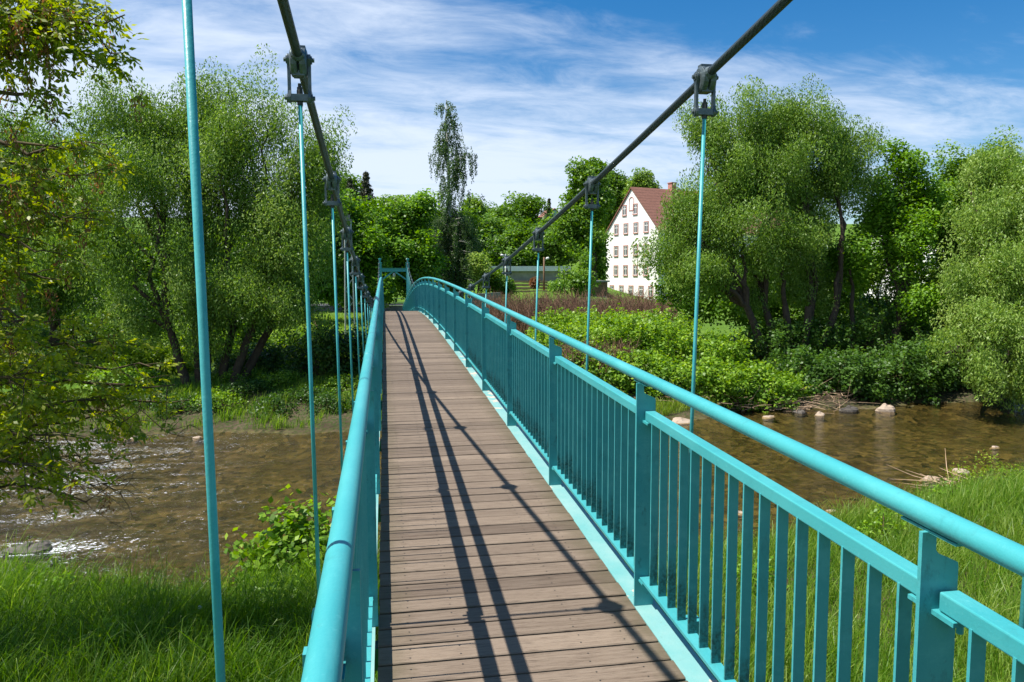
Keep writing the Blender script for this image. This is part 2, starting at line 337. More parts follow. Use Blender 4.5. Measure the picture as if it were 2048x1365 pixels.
def gz(x, y): return float(terrain(x, y))
def GP(x, d, y=640):                          # ground point under photo column x at depth d
    p_ = P(x, y, d); return np.array([p_[0], p_[1], gz(p_[0], p_[1])])

# river surface
def water_mat():
    m_, t, b_, o_ = new_mat('shallow_clear_brown_water'); wp = worldpos(t); sx = t.nodes.new('ShaderNodeSeparateXYZ'); t.links.new(wp, sx.inputs[0])
    t.nodes.remove(b_)
    turb = ramp(t, math_(t, 'MULTIPLY_ADD', sx.outputs[0], -.06, .25), [(.25, .22), (.75, 1)])
    h1 = noise(t, 1.0, 6, .65, worldpos(t, (1.3, 3.2, 1)), .8); h2 = noise(t, 1.0, 4, .6, worldpos(t, (7, 15, 1)), .5)
    hh = math_(t, 'MULTIPLY', math_(t, 'ADD', math_(t, 'MULTIPLY', h1, .7), math_(t, 'MULTIPLY', h2, .22)), turb)
    bn = t.nodes.new('ShaderNodeBump'); bn.inputs['Strength'].default_value = 1; bn.inputs['Distance'].default_value = .26; t.links.new(hh, bn.inputs['Height'])
    fr = t.nodes.new('ShaderNodeFresnel'); fr.inputs['IOR'].default_value = 1.33; t.links.new(bn.outputs[0], fr.inputs['Normal'])
    gl = t.nodes.new('ShaderNodeBsdfGlossy'); gl.inputs['Roughness'].default_value = .08; t.links.new(bn.outputs[0], gl.inputs['Normal'])
    tr = t.nodes.new('ShaderNodeBsdfTransparent'); tr.inputs[0].default_value = (.86, .80, .62, 1)
    ms = t.nodes.new('ShaderNodeMixShader'); t.links.new(fr.outputs[0], ms.inputs[0]); t.links.new(tr.outputs[0], ms.inputs[1]); t.links.new(gl.outputs[0], ms.inputs[2])
    # foam where the river breaks over the shallow shelf on the upstream side, and white flecks painted in as sun glints on the ripples
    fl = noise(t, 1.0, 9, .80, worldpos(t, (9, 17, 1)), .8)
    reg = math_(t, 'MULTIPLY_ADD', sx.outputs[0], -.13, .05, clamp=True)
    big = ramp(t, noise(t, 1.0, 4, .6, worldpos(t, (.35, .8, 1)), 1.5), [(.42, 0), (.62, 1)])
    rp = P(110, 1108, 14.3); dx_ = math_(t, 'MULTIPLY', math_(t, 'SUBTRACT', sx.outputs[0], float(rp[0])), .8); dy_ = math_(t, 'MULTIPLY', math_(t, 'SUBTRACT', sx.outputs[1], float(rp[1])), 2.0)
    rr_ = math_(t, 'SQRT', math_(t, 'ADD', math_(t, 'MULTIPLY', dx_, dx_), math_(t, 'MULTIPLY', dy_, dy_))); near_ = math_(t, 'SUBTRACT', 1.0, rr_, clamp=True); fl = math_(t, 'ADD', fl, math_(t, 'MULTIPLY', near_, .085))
    f1 = math_(t, 'ADD', fl, math_(t, 'MULTIPLY', math_(t, 'MULTIPLY', reg, math_(t, 'ADD', big, .35)), .10)); foam_glints = ramp(t, f1, [(.66, 0), (.70, 1)])
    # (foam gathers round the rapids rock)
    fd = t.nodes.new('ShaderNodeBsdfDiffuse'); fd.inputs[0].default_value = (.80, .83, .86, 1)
    m2 = t.nodes.new('ShaderNodeMixShader'); t.links.new(math_(t, 'MULTIPLY', foam_glints, .85), m2.inputs[0]); t.links.new(ms.outputs[0], m2.inputs[1]); t.links.new(fd.outputs[0], m2.inputs[2])
    t.links.new(m2.outputs[0], o_.inputs[0]); return m_
wx = np.linspace(-130, 150, 60); A = np.stack([wx, Yn(wx)-3.5, wx*0], -1); B = np.stack([wx, Yf(wx)+3.5, wx*0], -1)
mb = MB(); mb.add(np.concatenate([A, B]), f4=[(i, i+1, 61+i, 60+i) for i in range(59)])
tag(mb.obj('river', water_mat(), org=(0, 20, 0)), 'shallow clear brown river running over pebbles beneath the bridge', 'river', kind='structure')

# ------------------------------------------------------------------ the footbridge
ZC = [-7.827614831691329e-10, 1.331586984659825e-07, -7.547584653020672e-06, 0.00014229048934143334, -0.001187877486267554, 0.03493725639042986, -1.7841591007582578]
CC = [2.4836068277238632e-08, -2.7484099659552887e-06, 0.0001060108135859254, 0.0011448542745828578, -0.15312225639279314, 1.4681143934519316]
def zd(Y): return np.polyval(ZC, Y) + CZ
def zcab(Y): return np.polyval(CC, Y) + CZ
def slope(Y): return float(zd(Y+.1)-zd(Y-.1))/.2
Y0, YE, XL, XR, XC = -3.0, 54.5, -.057, 1.2155, .579
bridge = empty('footbridge', 'turquoise steel suspension footbridge with plank deck arching over the river', 'footbridge', (XC, 0, float(zd(0))))
mb = MB(); y = Y0; pw = .158; gap = .015; k = 0
while y < YE:
    yc = y + (pw-gap)/2; zc_ = float(zd(yc)); sl_ = slope(yc); nrm = np.array([0, -sl_, 1]); nrm /= np.linalg.norm(nrm); ax = np.array([[1, 0, 0], [0, nrm[2], -nrm[1]], nrm])
    jx = random.uniform(-.004, .004); jz = random.uniform(-.004, .002)
    h0 = (pw-gap)/2; tone = min(1, max(0, random.gauss(.45, .30)))
    # plank with eased long edges and a slight crown
    prof = [(-h0, -.038), (-h0, -.004), (-h0+.004, 0), (h0-.004, 0), (h0, -.004), (h0, -.038)]
    vs = []
    for X in (XL+jx, XR+jx):
        for a_, b_ in prof: vs.append(np.array([X, yc, zc_+jz]) + ax[1]*a_ + ax[2]*b_)
    n_ = 6; f4 = [(i, n_+i, n_+(i+1) % n_, (i+1) % n_) for i in range(n_)] + [(0, 1, 4, 5), (1, 2, 3, 4), (n_, n_+5, n_+4, n_+1), (n_+1, n_+4, n_+3, n_+2)]
    mb.add(vs, f4=f4, tone=tone)
    if y < 14:
        for X in (.085, .30, .86, 1.07):
            for q in ((-.035, .035) if (k % 2) else (0.03, -.04)):
                c_ = np.array([X + random.uniform(-.006, .006), yc, zc_+jz]) + ax[1]*(q+random.uniform(-.004, .004)); an = np.arange(6)*pi/3
                ring = c_ + np.outer(np.cos(an), ax[0])*.0042 + np.outer(np.sin(an), ax[1])*.0042 + ax[2]*.0012
                mb.add(np.vstack([ring, c_+ax[2]*.0016]), f3=[(i, (i+1) % 6, 6) for i in range(6)], mi=1, tone=0)
    y += pw; k += 1
deck = mb.obj('deck', [M['deck'], M['dark_steel']], bridge); deck['label'] = 'weathered brown cross planks of the deck'
ysm = np.arange(Y0, YE+.01, .5)
def sweep(mb, x0, x1, z0, z1, ys=ysm, zf=zd):      # rectangular bar following the deck profile
    V = []; 
    for y_ in ys:
        z_ = float(zf(y_)); V += [(x0, y_, z_+z0), (x1, y_, z_+z0), (x1, y_, z_+z1), (x0, y_, z_+z1)]
    L = len(ys); f = [(4*i+a_, 4*i+4+a_, 4*i+4+(a_+1) % 4, 4*i+(a_+1) % 4) for i in range(L-1) for a_ in range(4)] + [(0, 1, 2, 3), (4*L-4, 4*L-1, 4*L-2, 4*L-3)]
    mb.add(V, f4=f)
for s in (-1, 1):
    e0 = XR+.002 if s > 0 else XL-.017; f_ = lambda a_, b_: (e0+s*a_, e0+s*b_) if s > 0 else (e0-b_, e0-a_)
    mb = MB()
    sweep(mb, *f_(0, .125), -.014, -.003); sweep(mb, *f_(.055, .064), -.24, -.0145); sweep(mb, *f_(.01, .11), -.255, -.2405)
    mb.obj('edge_beam', M['flange'], bridge)
posts_y = [1.51+2*i for i in range(-2, 27)]
for y_ in posts_y:
    mb = MB(); mb.box((XC, y_, float(zd(y_))-.15), (.99, .04, .055)); mb.obj('cross_beam', M['paint_dirty'], bridge)
# one bar of the railings: 8 mm x 34 mm flat steel, its foot at the local origin
BH0, BH1 = .150, .958
mb = MB(); mb.box((0, 0, (BH1-BH0)/2), (.019, .0045, (BH1-BH0)/2)); bar_me = mb.mesh('baluster', M['paint_stained'])
def post_mesh(s, y_):
    """flat plate post: wide foot, slanted shoulder, narrow neck to the handrail, two bearing tabs"""
    mb = MB(); t_ = .006
    sl_ = slope(y_)
    out_ = [(0, -.002), (.098, -.002), (.098, 1.050), (.096, 1.059), (.044, 1.083), (.037, 1.092), (.037, 1.136), (0, 1.136), (0, 1.092), (0, 1.050)]
    poly = [(s*a_, b_) for a_, b_ in out_]
    n = len(poly); V = [(a_, -t_, b_) for a_, b_ in poly] + [(a_, t_, b_) for a_, b_ in poly]
    f4 = [(i, (i+1) % n, n+(i+1) % n, n+i) for i in range(n)]
    cap = [(0, 1, 2, 9), (9, 2, 3, 4), (9, 4, 5, 8), (8, 5, 6, 7)]; f4 += cap + [tuple(n+q for q in reversed(c_)) for c_ in cap]; f3 = []
    mb.add(V, f4=f4, f3=f3)
    ang = math.atan(sl_); rot = np.array([[1, 0, 0], [0, cos(ang), sin(ang)], [0, -sin(ang), cos(ang)]])
    mb.box((s*.062, 0, .944), (.030, .075, .0055), rot); mb.box((s*.050, 0, .131), (.030, .06, .005), rot)
    mb.box((s*(.03 if s > 0 else .04), 0, 1.1375), (.014, .09, .003), rot)
    mb.tube([(s*.085, -.035, .90), (s*.085, -.035, .94)], .008, 6); mb.tube([(s*.085, .035, .90), (s*.085, .035, .94)], .008, 6)
    return mb
bars_r = []; bars_l = []; rest = {}
for s in (-1, 1):
    x0 = 1.218 if s > 0 else -.060
    xt = 1.248 if s > 0 else -.100
    tb = MB(); yy = np.array([Y0+.2] + posts_y + [54.3]); 
    ys_f = np.concatenate([np.linspace(a_, b_, 4, endpoint=False) for a_, b_ in zip(yy[:-1], yy[1:])] + [[54.3]])
    # straight runs between the posts give the faint kinks of the photographed rail
    zf_ = np.interp(ys_f, yy, zd(yy)); tb.tube(np.stack([np.full_like(ys_f, xt), ys_f, zf_+1.1685], -1), .0285, 20)
    for jy in np.arange(.4, 54, 4.0):
        z_ = float(np.interp(jy, yy, zd(yy)))+1.1685; sl_ = slope(jy); tb.tube([(xt, jy-.006, z_-.006*sl_), (xt, jy+.006, z_+.006*sl_)], .0296, 20)
    hr = tb.obj('handrail', M['paint'], bridge, smooth=True)
    mo, bo = MB(), MB()
    zlin = lambda y_: np.interp(y_, yy, zd(yy))
    for a_, b_ in zip(posts_y[:-1], posts_y[1:]):
        seg = np.array([a_+.018, b_-.018]); xm = sorted((x0+s*.040, x0+s*.092)); xb = sorted((x0+s*.022, x0+s*.078))
        sweep(mo, xm[0], xm[1], .952, .998, seg, zlin); sweep(bo, xb[0], xb[1], .138, .152, seg, zlin)
    mo.obj('mid_rail', M['paint'], hr, bevel=.004); bo.obj('bottom_rail', M['paint'], hr)
    for i, y_ in enumerate(posts_y):
        pm = post_mesh(s, y_); me = pm.mesh('post', M['paint_dirty']); o_ = link(bpy.data.objects.new('post', me)); o_.parent = hr; o_.location = Vector((x0, y_, float(zd(y_)))) - Vector(world_loc(hr))
    restmb = MB()
    for i, (a_, b_) in enumerate(zip(posts_y[:-1], posts_y[1:])):
        nb = 16
        for q in range(nb):
            yb = a_ + (b_-a_)*(q+1)/(nb+1); zb = float(zlin(yb)) + BH0; xb_ = x0 + s*.057
            if (s > 0 and 1 <= i <= 6) :
                o_ = link(bpy.data.objects.new('baluster', bar_me)); o_.parent = hr; o_.location = Vector((xb_, yb, zb)) - Vector(world_loc(hr))
            else:
                restmb.box((xb_, yb, zb+(BH1-BH0)/2), (.019, .0045, (BH1-BH0)/2))
    ro = restmb.obj('balusters', M['paint'], hr); ro['kind'] = 'stuff'
    # main cable
    cy = np.concatenate([np.arange(-3, 14, .05), np.arange(14, 53.01, .25)]); xcab = 1.547 if s > 0 else -.356
    # the cables draw in a little towards the far tower
    xin = lambda y_: xcab + np.where(np.asarray(y_) > 0, s*0.0, 0)
    cb = MB(); cb.tube(np.stack([np.full_like(cy, xcab), cy, zcab(cy)], -1), .0205, 16, seam=True)
    cb.obj('suspension_cable', M['cable'], bridge, smooth=True)
def clamp_parts(sl_, rod_len, lean):
    """local origin at the cable axis. returns (rod mesh builder, clamp mesh builder)"""
    cm = MB(); ang = math.atan(sl_); rot = np.array([[1, 0, 0], [0, cos(ang), sin(ang)], [0, -sin(ang), cos(ang)]])
    # two dished half shells clasping the cable, axis across
    for xs in (-.0185, .0185):
        prof = [(.050, -.0178), (.062, -.012), (.064, 0), (.062, .012), (.050, .0178)]
        rings = []; n_ = 18; an = np.arange(n_)*2*pi/n_
        for r_, dx in prof: rings.append(np.stack([np.full(n_, xs+dx), np.cos(an)*r_, np.sin(an)*r_-.012], -1))
        V = np.concatenate(rings); f4 = [(i*n_+j, i*n_+(j+1) % n_, (i+1)*n_+(j+1) % n_, (i+1)*n_+j) for i in range(4) for j in range(n_)]
        f3 = [(0, j, j+1) for j in range(1, n_-1)] + [(4*n_, 4*n_+j+1, 4*n_+j) for j in range(1, n_-1)]; cm.add(V, f4=f4, f3=f3)
    d_ = np.array([0, cos(ang), sin(ang)])
    cm.tube([-d_*.075, -d_*.06, d_*.06, d_*.075], [.024, .031, .031, .024], 14)
    cm.box((0, 0, .048), (.030, .020, .010)); cm.box((0, 0, -.062), (.026, .03, .012))
    for xs in (-.044, .044):
        # link plate, round eyes at both ends
        n_ = 8; pts = [(.025*cos(a_), .0+.025*sin(a_)) for a_ in np.linspace(0, pi, n_)] + [(-.012, -.03), (-.012, -.135)] + [(.022*cos(a_), -.165+.022*sin(a_)) for a_ in np.linspace(pi, 2*pi, n_)] + [(.012, -.135), (.012, -.03)]
        cm.prism(pts, 0, xs-.0065, xs+.0065)
        for zz in (0, -.165):
            e_ = np.sign(xs); cm.tube([(xs+e_*.0065, 0, zz), (xs+e_*.012, 0, zz)], .018, 12); cm.tube([(xs+e_*.012, 0, zz), (xs+e_*.022, 0, zz)], .010, 6)
    cm.box((0, 0, -.165), (.0375, .018, .015))
    cm.tube([(0, 0, -.150), (0, 0, -.132)], .015, 6, mi=1); cm.tube([(0, 0, -.132), (0, 0, -.118)], .013, 6, mi=1); cm.tube([(0, 0, -.118), (0, 0, -.102)], .008, 8, mi=1)
    cm.tube([(0, 0, -.1805), (0, 0, -.196)], .014, 6, mi=1)
    rm = MB(); rm.tube([(0, 0, -.182), (lean, 0, -rod_len)], .0092, 12)
    return rm, cm
for s in (-1, 1):
    xcab = 1.547 if s > 0 else -.356; xf = 1.485 if s > 0 else -.328
    for y_ in [1.51+2*i for i in range(-1, 26)]:
        zt = float(zcab(y_)); zb = float(zd(y_)) - .12; 
        rm, cm = clamp_parts(float(zcab(y_+.05)-zcab(y_-.05))/.1, zt-zb, xf-xcab)
        h_ = link(bpy.data.objects.new('hanger_rod', rm.mesh('hanger_rod', M['paint'], True))); h_.parent = bridge; h_.location = Vector((xcab, y_, zt)) - Vector(world_loc(bridge))
        c_ = link(bpy.data.objects.new('cable_clamp', cm.mesh('cable_clamp', [M['steel'], M['dark_steel']]))); c_.parent = h_
        bv = c_.modifiers.new('bevel', 'BEVEL'); bv.width = .003; bv.segments = 2; bv.limit_method = 'ANGLE'
# far tower
YT = 53.0; ztop = CZ + 1.12; zb = gz(XC, YT) - .3
for x_ in (-.30, 1.60):
    mb = MB(); mb.box((x_, YT, (ztop-.25+zb)/2), (.11, .13, (ztop-.25-zb)/2)); mb.box((x_, YT, ztop-.10), (.045, .06, .16)); mb.tube([(x_-.09, YT, ztop-.02), (x_+.09, YT, ztop-.02)], .06, 12); mb.box((x_, YT, ztop-.26), (.14, .16, .016))
    mb.obj('tower_column', M['paint'], bridge, bevel=.01)
mb = MB(); mb.box((.65, YT, CZ+.36), (.838, .09, .115)); mb.box((.65, YT, CZ+.485), (.838, .12, .010)); mb.obj('tower_crossbeam', M['paint'], bridge)
mb = MB()
for s in (-1, 1):
    a_ = np.array([.65+s*.08, YT, CZ+.24]); b_ = np.array([.65+s*.84, YT, CZ-.30]); d_ = (b_-a_)/np.linalg.norm(b_-a_); mb.box((a_+b_)/2, (np.linalg.norm(b_-a_)/2, .05, .05), np.array([d_, [0, 1, 0], np.cross(d_, [0, 1, 0])]))
mb.obj('knee_braces', M['paint'], bridge)
mb = MB(); mb.tube([(.65, YT, CZ+.245), (.65, YT, CZ+.16)], .02, 8); mb.tube([(.65, YT, CZ+.17), (.65, YT, CZ+.10), (.65, YT, CZ-.06), (.65, YT, CZ-.12)], [.05, .09, .11, .05], 12)
mb.obj('arch_lamp', M['galv'], bridge, smooth=True)

# ------------------------------------------------------------------ foliage
def nrmz(v): return v/(np.linalg.norm(v, axis=-1, keepdims=True)+1e-9)
def add_leaves(mb, c, u, n, l, w_, tone, fold=.0):
    """diamond leaves: centres c, long axes u, normals n"""
    v = nrmz(np.cross(n, u)); k_ = len(c); l = np.broadcast_to(l, (k_,))[:, None]; w_ = np.broadcast_to(w_, (k_,))[:, None]
    V = np.stack([c-u*l*.5, c+v*w_*.5-u*l*.08, c+u*l*.5, c-v*w_*.5-u*l*.08], 1).reshape(-1, 3)
    mb.add(V, f4=(np.arange(k_)[:, None]*4+np.arange(4)[None]), tone=np.repeat(np.clip(tone, 0, 1), 4))
def leaf_cloud(mb, centres, per, sig, l, w_, mode, outward=None, tvar=.2, tbase=.5, ctone=None):
    K = len(centres); per = int(per); sig = np.asarray(sig, float)*np.ones(3)
    c = np.repeat(centres, per, axis=0); off = rng.normal(size=(K*per, 3)); off = off/np.maximum(1, np.linalg.norm(off, axis=1)[:, None]/1.7)*sig; c = c + off
    r = rng.normal(size=c.shape)
    outw = np.repeat(outward, per, axis=0) if outward is not None else nrmz(off)
    if mode == 'droop':
        u = nrmz(np.array([0, 0, -1.])*.9 + r*.55 + outw*.25); n = nrmz(np.cross(u, rng.normal(size=c.shape)) + outw*.3)
        n = nrmz(n - u*np.sum(n*u, 1)[:, None])
    else:
        n = nrmz(outw*.45 + np.array([0, 0, .65]) + r*.55); u = nrmz(np.cross(n, rng.normal(size=c.shape)))
    ct = np.repeat(rng.normal(0, tvar*.6, K) if ctone is None else ctone, per)
    ls = rng.uniform(.7, 1.25, K*per)
    add_leaves(mb, c, u, n, l*ls, w_*ls, tbase + ct + rng.normal(0, tvar, K*per))
def curve(a_, b_, sag=0, wig=.05, n=7, up=0):
    a_ = np.array(a_, float); b_ = np.array(b_, float); t = np.linspace(0, 1, n)[:, None]; L = np.linalg.norm(b_-a_)
    p_ = a_ + (b_-a_)*t; p_[:, 2] += (np.sin(t[:, 0]*pi))*L*up - sag*L*t[:, 0]**2
    p_[1:-1] += rng.normal(0, wig*L/3, (n-2, 3)); return p_
def tree(name, label, cat, base, lobes, mat, n_clumps=220, per=260, leaf=(.14, .042), sig=(.38, .38, .45), mode='broad', trunk_r=.22, bark='bark', stems=None, twigs=1.0, fork=.25, group=None, inner=.35, tb=.5, tv=.2):
    """base: world xyz. lobes: (px, py, rx_px, ry_px, depth[, weight]) in photo pixels at real depths -> world ellipsoids"""
    base = np.array(base, float); root = empty(name, label, cat, tuple(base), group)
    tk = MB(); cr = MB(); L = []
    for lb in lobes:
        px_, py_, rx, ry, d = lb[:5]; wgt = lb[5] if len(lb) > 5 else 1
        c = P(px_, py_, d); L.append((c, np.array([rx/FPX*d, (rx*.55+ry*.35)/FPX*d, ry/FPX*d]), wgt*(rx*ry)))
    W = np.array([l[2] for l in L], float); W /= W.sum()
    # trunk and limbs
    stems = stems or [(0, 0)]
    tops = []
    cmean = np.average([l[0] for l in L], axis=0, weights=W); Ht = cmean[2]-base[2]
    for k_, (sx_, sy_) in enumerate(stems):
        b_ = base + np.array([sx_, sy_, -.25]); f_ = base + np.array([sx_*2.0, sy_*2.0, Ht*fork]) + (cmean-base)*np.array([1, 1, 0])*fork*.6; tk.tube(curve(b_, f_, wig=.03, n=5), np.linspace(trunk_r*1.25, trunk_r*.9, 5), 9, cap=False); tops.append(f_)
    limbs = []
    for i, (c, r_, _) in enumerate(L):
        f_ = tops[int(np.argmin([np.linalg.norm((c-t_)[:2]) for t_ in tops]))] if len(tops) > 1 else tops[0]
        q = c + np.array([0, 0, r_[2]*.35]); p_ = curve(f_, q, wig=.07, n=9, up=.04); limbs.append(p_)
        tk.tube(p_, np.linspace(trunk_r*.72, trunk_r*.14, 9), 7, cap=False)
    per_spray = 5 if mode == 'droop' else 4
    nc = rng.multinomial(max(len(L)*3, n_clumps//per_spray), W)
    cs_, ow, ct = [], [], []
    for (c, r_, _), k_, lm in zip(L, nc, limbs):
        dd = nrmz(rng.normal(size=(k_, 3)) + np.array([0, 0, .25])); rad = rng.uniform(.5, 1.0, k_)**.7*(1 + np.clip(rng.normal(0, .16, k_), -.4, .22))
        for j in range(k_):
            tip = c + dd[j]*rad[j]*r_; org_ = lm[rng.integers(4, 9)]; org_ = org_ + (c-org_)*rng.uniform(0, .5)
            sp = curve(org_, tip, wig=.07, n=6, up=.07 if mode == 'droop' else .03)
            if rng.uniform() < .5*twigs + .2: tk.tube(sp, np.linspace(trunk_r*.15, trunk_r*.025+.004, 6), 4, cap=False)
            tj = rng.normal(0, tv*.55)
            for q in range(per_spray):
                f_ = (inner + (1-inner)*(q+.7)/per_spray)*5; f0 = min(int(f_), 4); p_ = sp[f0]+(sp[f0+1]-sp[f0])*(f_-f0) + rng.normal(0, 1, 3)*r_*.19
                if p_[2] > gz(p_[0], p_[1])+.2: cs_.append(p_); ow.append(dd[j]); ct.append(tj)
    cs_ = np.array(cs_); ow = np.array(ow)
    leaf_cloud(cr, cs_, per, sig, leaf[0], leaf[1], mode, ow, tv, tb, np.array(ct))
    tk.obj('trunk', M[bark], root, smooth=True); cr.obj('crown', M[mat], root)
    return root
def tre(name, label, cat, x, d, *a_, **k_): return tree(name, label, cat, GP(x, d), *a_, **k_)

# --- far bank, left of the bridge
tre('willow_tree', 'big multi-stemmed willow on the far left bank, behind the nearest hanger rod', 'tree', 405, 28.5,
    [(245, 235, 85, 95, 29), (370, 215, 85, 85, 29.5), (450, 250, 70, 90, 30), (520, 250, 80, 95, 29), (600, 350, 90, 120, 29), (310, 270, 80, 100, 30), (300, 400, 120, 110, 28), (440, 400, 110, 120, 29.5), (560, 500, 100, 110, 28.5), (200, 480, 90, 120, 28), (330, 560, 110, 80, 27.5), (520, 610, 100, 70, 28.5), (250, 640, 90, 60, 28.5), (430, 650, 90, 55, 28.5), (600, 630, 60, 60, 29), (200, 350, 70, 90, 29.5), (330, 330, 90, 80, 29), (440, 330, 80, 80, 28.5), (530, 390, 80, 80, 29.5), (640, 430, 45, 80, 29.5), (380, 500, 90, 70, 30)],
    'willow', 900, 240, (.12, .044), (.33, .33, .45), 'droop', .15, stems=[(-.6, 0), (-.2, .2), (.1, -.1), (.5, .2), (.9, 0), (1.2, .3)], fork=.3, tb=.5)
tre('willow_tree', 'olive willow at the left edge of the photo, behind the box elder branches', 'tree', 60, 31,
    [(60, 330, 110, 130, 32), (150, 420, 100, 130, 31), (0, 500, 120, 130, 31), (110, 560, 110, 100, 30), (-60, 400, 90, 160, 32)],
    'willow', 480, 240, (.13, .05), (.36, .36, .45), 'droop', .22, stems=[(-.4, 0), (.4, .2)], tb=.42)
for k_, (x, d, tx, lab) in enumerate([
    (615, 62, [(560, 480, 55, 60, 62), (610, 520, 55, 70, 60), (640, 450, 50, 70, 63), (600, 575, 60, 28, 61), (650, 570, 40, 30, 62)], 'small light green maple behind the willow, left of the grey lattice mast'),
    (735, 66, [(700, 470, 50, 75, 66), (745, 440, 42, 55, 67), (735, 530, 50, 60, 64), (690, 560, 40, 40, 65)], 'bright green maple directly behind the lattice mast, left of the far tower'),
    (835, 68, [(800, 470, 45, 60, 68), (835, 440, 38, 50, 69), (820, 530, 55, 60, 67), (770, 540, 50, 50, 70), (815, 562, 50, 25, 69)], 'bright green maple behind the far tower with its crown above the crossbeam')]):
    tre('maple_tree', lab, 'tree', x, d, tx, 'maple', 270, 150, (.28, .22), (.62, .62, .5), 'broad', .28, twigs=.5, tv=.3, group='maples behind the far end of the bridge', inner=.5)
def conifer(label, x, d, ytop, wpx, mat='conifer', n=2600):
    b_ = GP(x, d); top = P(x, ytop, d); H = top[2]-b_[2]; R_ = wpx/FPX*d; root = empty('spruce_tree', label, 'tree', tuple(b_), 'conifers behind the maples')
    tk = MB(); tk.tube([b_, [b_[0], b_[1], top[2]]], [.25, .03], 6); cr = MB(); lay = int(H/.45); cs_ = []
    for i in range(lay):
        f_ = i/lay; rr_ = R_*(1-f_)*rng.uniform(.7, 1.2); nb = 9
        for q in range(nb):
            a_ = rng.uniform(0, 2*pi)
            for s_ in np.linspace(.25, 1, 4): cs_.append([b_[0]+cos(a_)*rr_*s_, b_[1]+sin(a_)*rr_*s_, b_[2]+H*(.1+.9*f_)-.35*rr_*s_**1.5+ .25*rr_*max(0,s_-.8)])
    leaf_cloud(cr, np.array(cs_), 12, (.16, .16, .12), .28, .09, 'droop', None, .25, .5)
    tk.obj('trunk', M['bark'], root); cr.obj('crown', M[mat], root); return root
conifer('reddish brown spruce rising behind the maples, left one of the pair', 706, 84, 358, 62)
conifer('reddish brown spruce rising behind the maples, right one with the sharper tip', 738, 86, 345, 62)
# the tall birch
b_ = GP(900, 74)
root = empty('birch_tree', 'tall narrow weeping birch with white trunk standing above all others at centre', 'tree', tuple(b_))
tk = MB(); top = P(893, 200, 74); tr_ = curve(b_, top, wig=.008, n=14); tk.tube(tr_, np.linspace(.30, .03, 14), 9)
cr = MB(); cs_, ow = [], []
prof = [(203, 8, 893), (222, 26, 890), (238, 14, 896), (262, 28, 900), (285, 22, 894), (305, 38, 908), (330, 40, 908), (350, 32, 905), (372, 36, 910), (395, 44, 912), (420, 34, 905), (450, 40, 902), (480, 52, 903), (510, 58, 903), (540, 58, 903), (570, 54, 905)]
py_ = np.array([q[0] for q in prof]); hw = np.array([q[1] for q in prof]); cx_ = np.array([q[2] for q in prof])
for i in range(290):
    yy_ = 203 + 370*rng.uniform(0, 1)**.85 if i < 150 else rng.uniform(425, 580); h_ = np.interp(yy_, py_, hw)*rng.uniform(.35, 1.25)/FPX*74; a_ = rng.uniform(0, 2*pi)
    c0 = P(np.interp(yy_, py_, cx_), yy_, 74); tip = c0 + np.array([cos(a_)*h_, sin(a_)*h_, 0]); org_ = np.array([c0[0], c0[1], c0[2]-h_*.2]); org_[:2] = tr_[int(np.argmin(abs(tr_[:, 2]-org_[2])))][:2]
    bp = curve(org_, tip, wig=.06, n=6, up=.16); tk.tube(bp, np.linspace(.035, .006, 6), 4, cap=False)
    for q in range(rng.integers(3, 7)):
        p0 = bp[rng.integers(2, 6)] + rng.normal(0, .12, 3)*[1, 1, 0]; ln = rng.uniform(.4, 2.3)*(1 if yy_ > 260 else .55); dr = rng.normal(0, .12, 2)
        for s_ in np.arange(0, ln, .17): cs_.append(p0 + np.array([dr[0]*s_, dr[1]*s_, -s_+.08]))
cs_ = np.array(cs_); cs_ = cs_[cs_[:, 2] > 2.0]
leaf_cloud(cr, cs_, 6, (.09, .09, .12), .17, .09, 'droop', None, .22, .5)
tk.obj('trunk', M['birch_bark'], root, smooth=True); cr.obj('crown', M['birch'], root)
# --- background wood up the slope
bgt = [
 (800, 120, [(800, 420, 40, 30, 120), (790, 440, 40, 30, 118)], 'grey green round tree showing above the maples left of the birch'),
 (1045, 125, [(1045, 425, 45, 32, 125), (1010, 450, 40, 30, 124), (1075, 445, 35, 30, 124)], 'round dark green tree on the ridge between the birch and the teal house'),
 (985, 112, [(985, 480, 50, 42, 112), (960, 500, 45, 45, 110)], 'broad tree on the slope just right of the birch'),
 (1050, 104, [(1050, 490, 60, 45, 104), (1020, 510, 50, 40, 103)], 'dense dark tree behind the white-roofed shed'),
 (1120, 102, [(1120, 480, 55, 45, 102), (1095, 505, 50, 40, 101), (1150, 500, 40, 45, 101)], 'dense tree behind the street lamp, below the teal house'),
 (955, 150, [(948, 425, 18, 24, 150), (945, 440, 22, 22, 150)], 'small pale tree on the skyline immediately right of the birch'),
 (1290, 135, [(1290, 360, 16, 22, 135), (1283, 385, 22, 26, 135), (1298, 395, 18, 22, 135)], 'slender pale birch behind the ridge of the white house'),
 (700, 92, [(690, 390, 42, 45, 92), (665, 410, 40, 50, 92), (650, 470, 40, 60, 90)], 'round green tree behind the left suspension cable beside the spruces'),
 (890, 105, [(900, 460, 60, 40, 105), (860, 480, 60, 40, 105)], 'tree behind the foot of the birch'),
 (985, 170, [(985, 435, 34, 18, 170), (960, 440, 26, 16, 168), (1010, 436, 30, 16, 172)], 'low yellow green tree line on the ridge right of the birch'),
 (500, 80, [(480, 500, 70, 70, 80), (560, 470, 60, 70, 82), (430, 520, 60, 60, 80)], 'green tree behind the willow beyond the meadow'),
 (250, 78, [(230, 520, 90, 70, 78), (120, 520, 90, 80, 78), (340, 530, 80, 60, 78)], 'broad green tree beyond the meadow behind the left willows')]
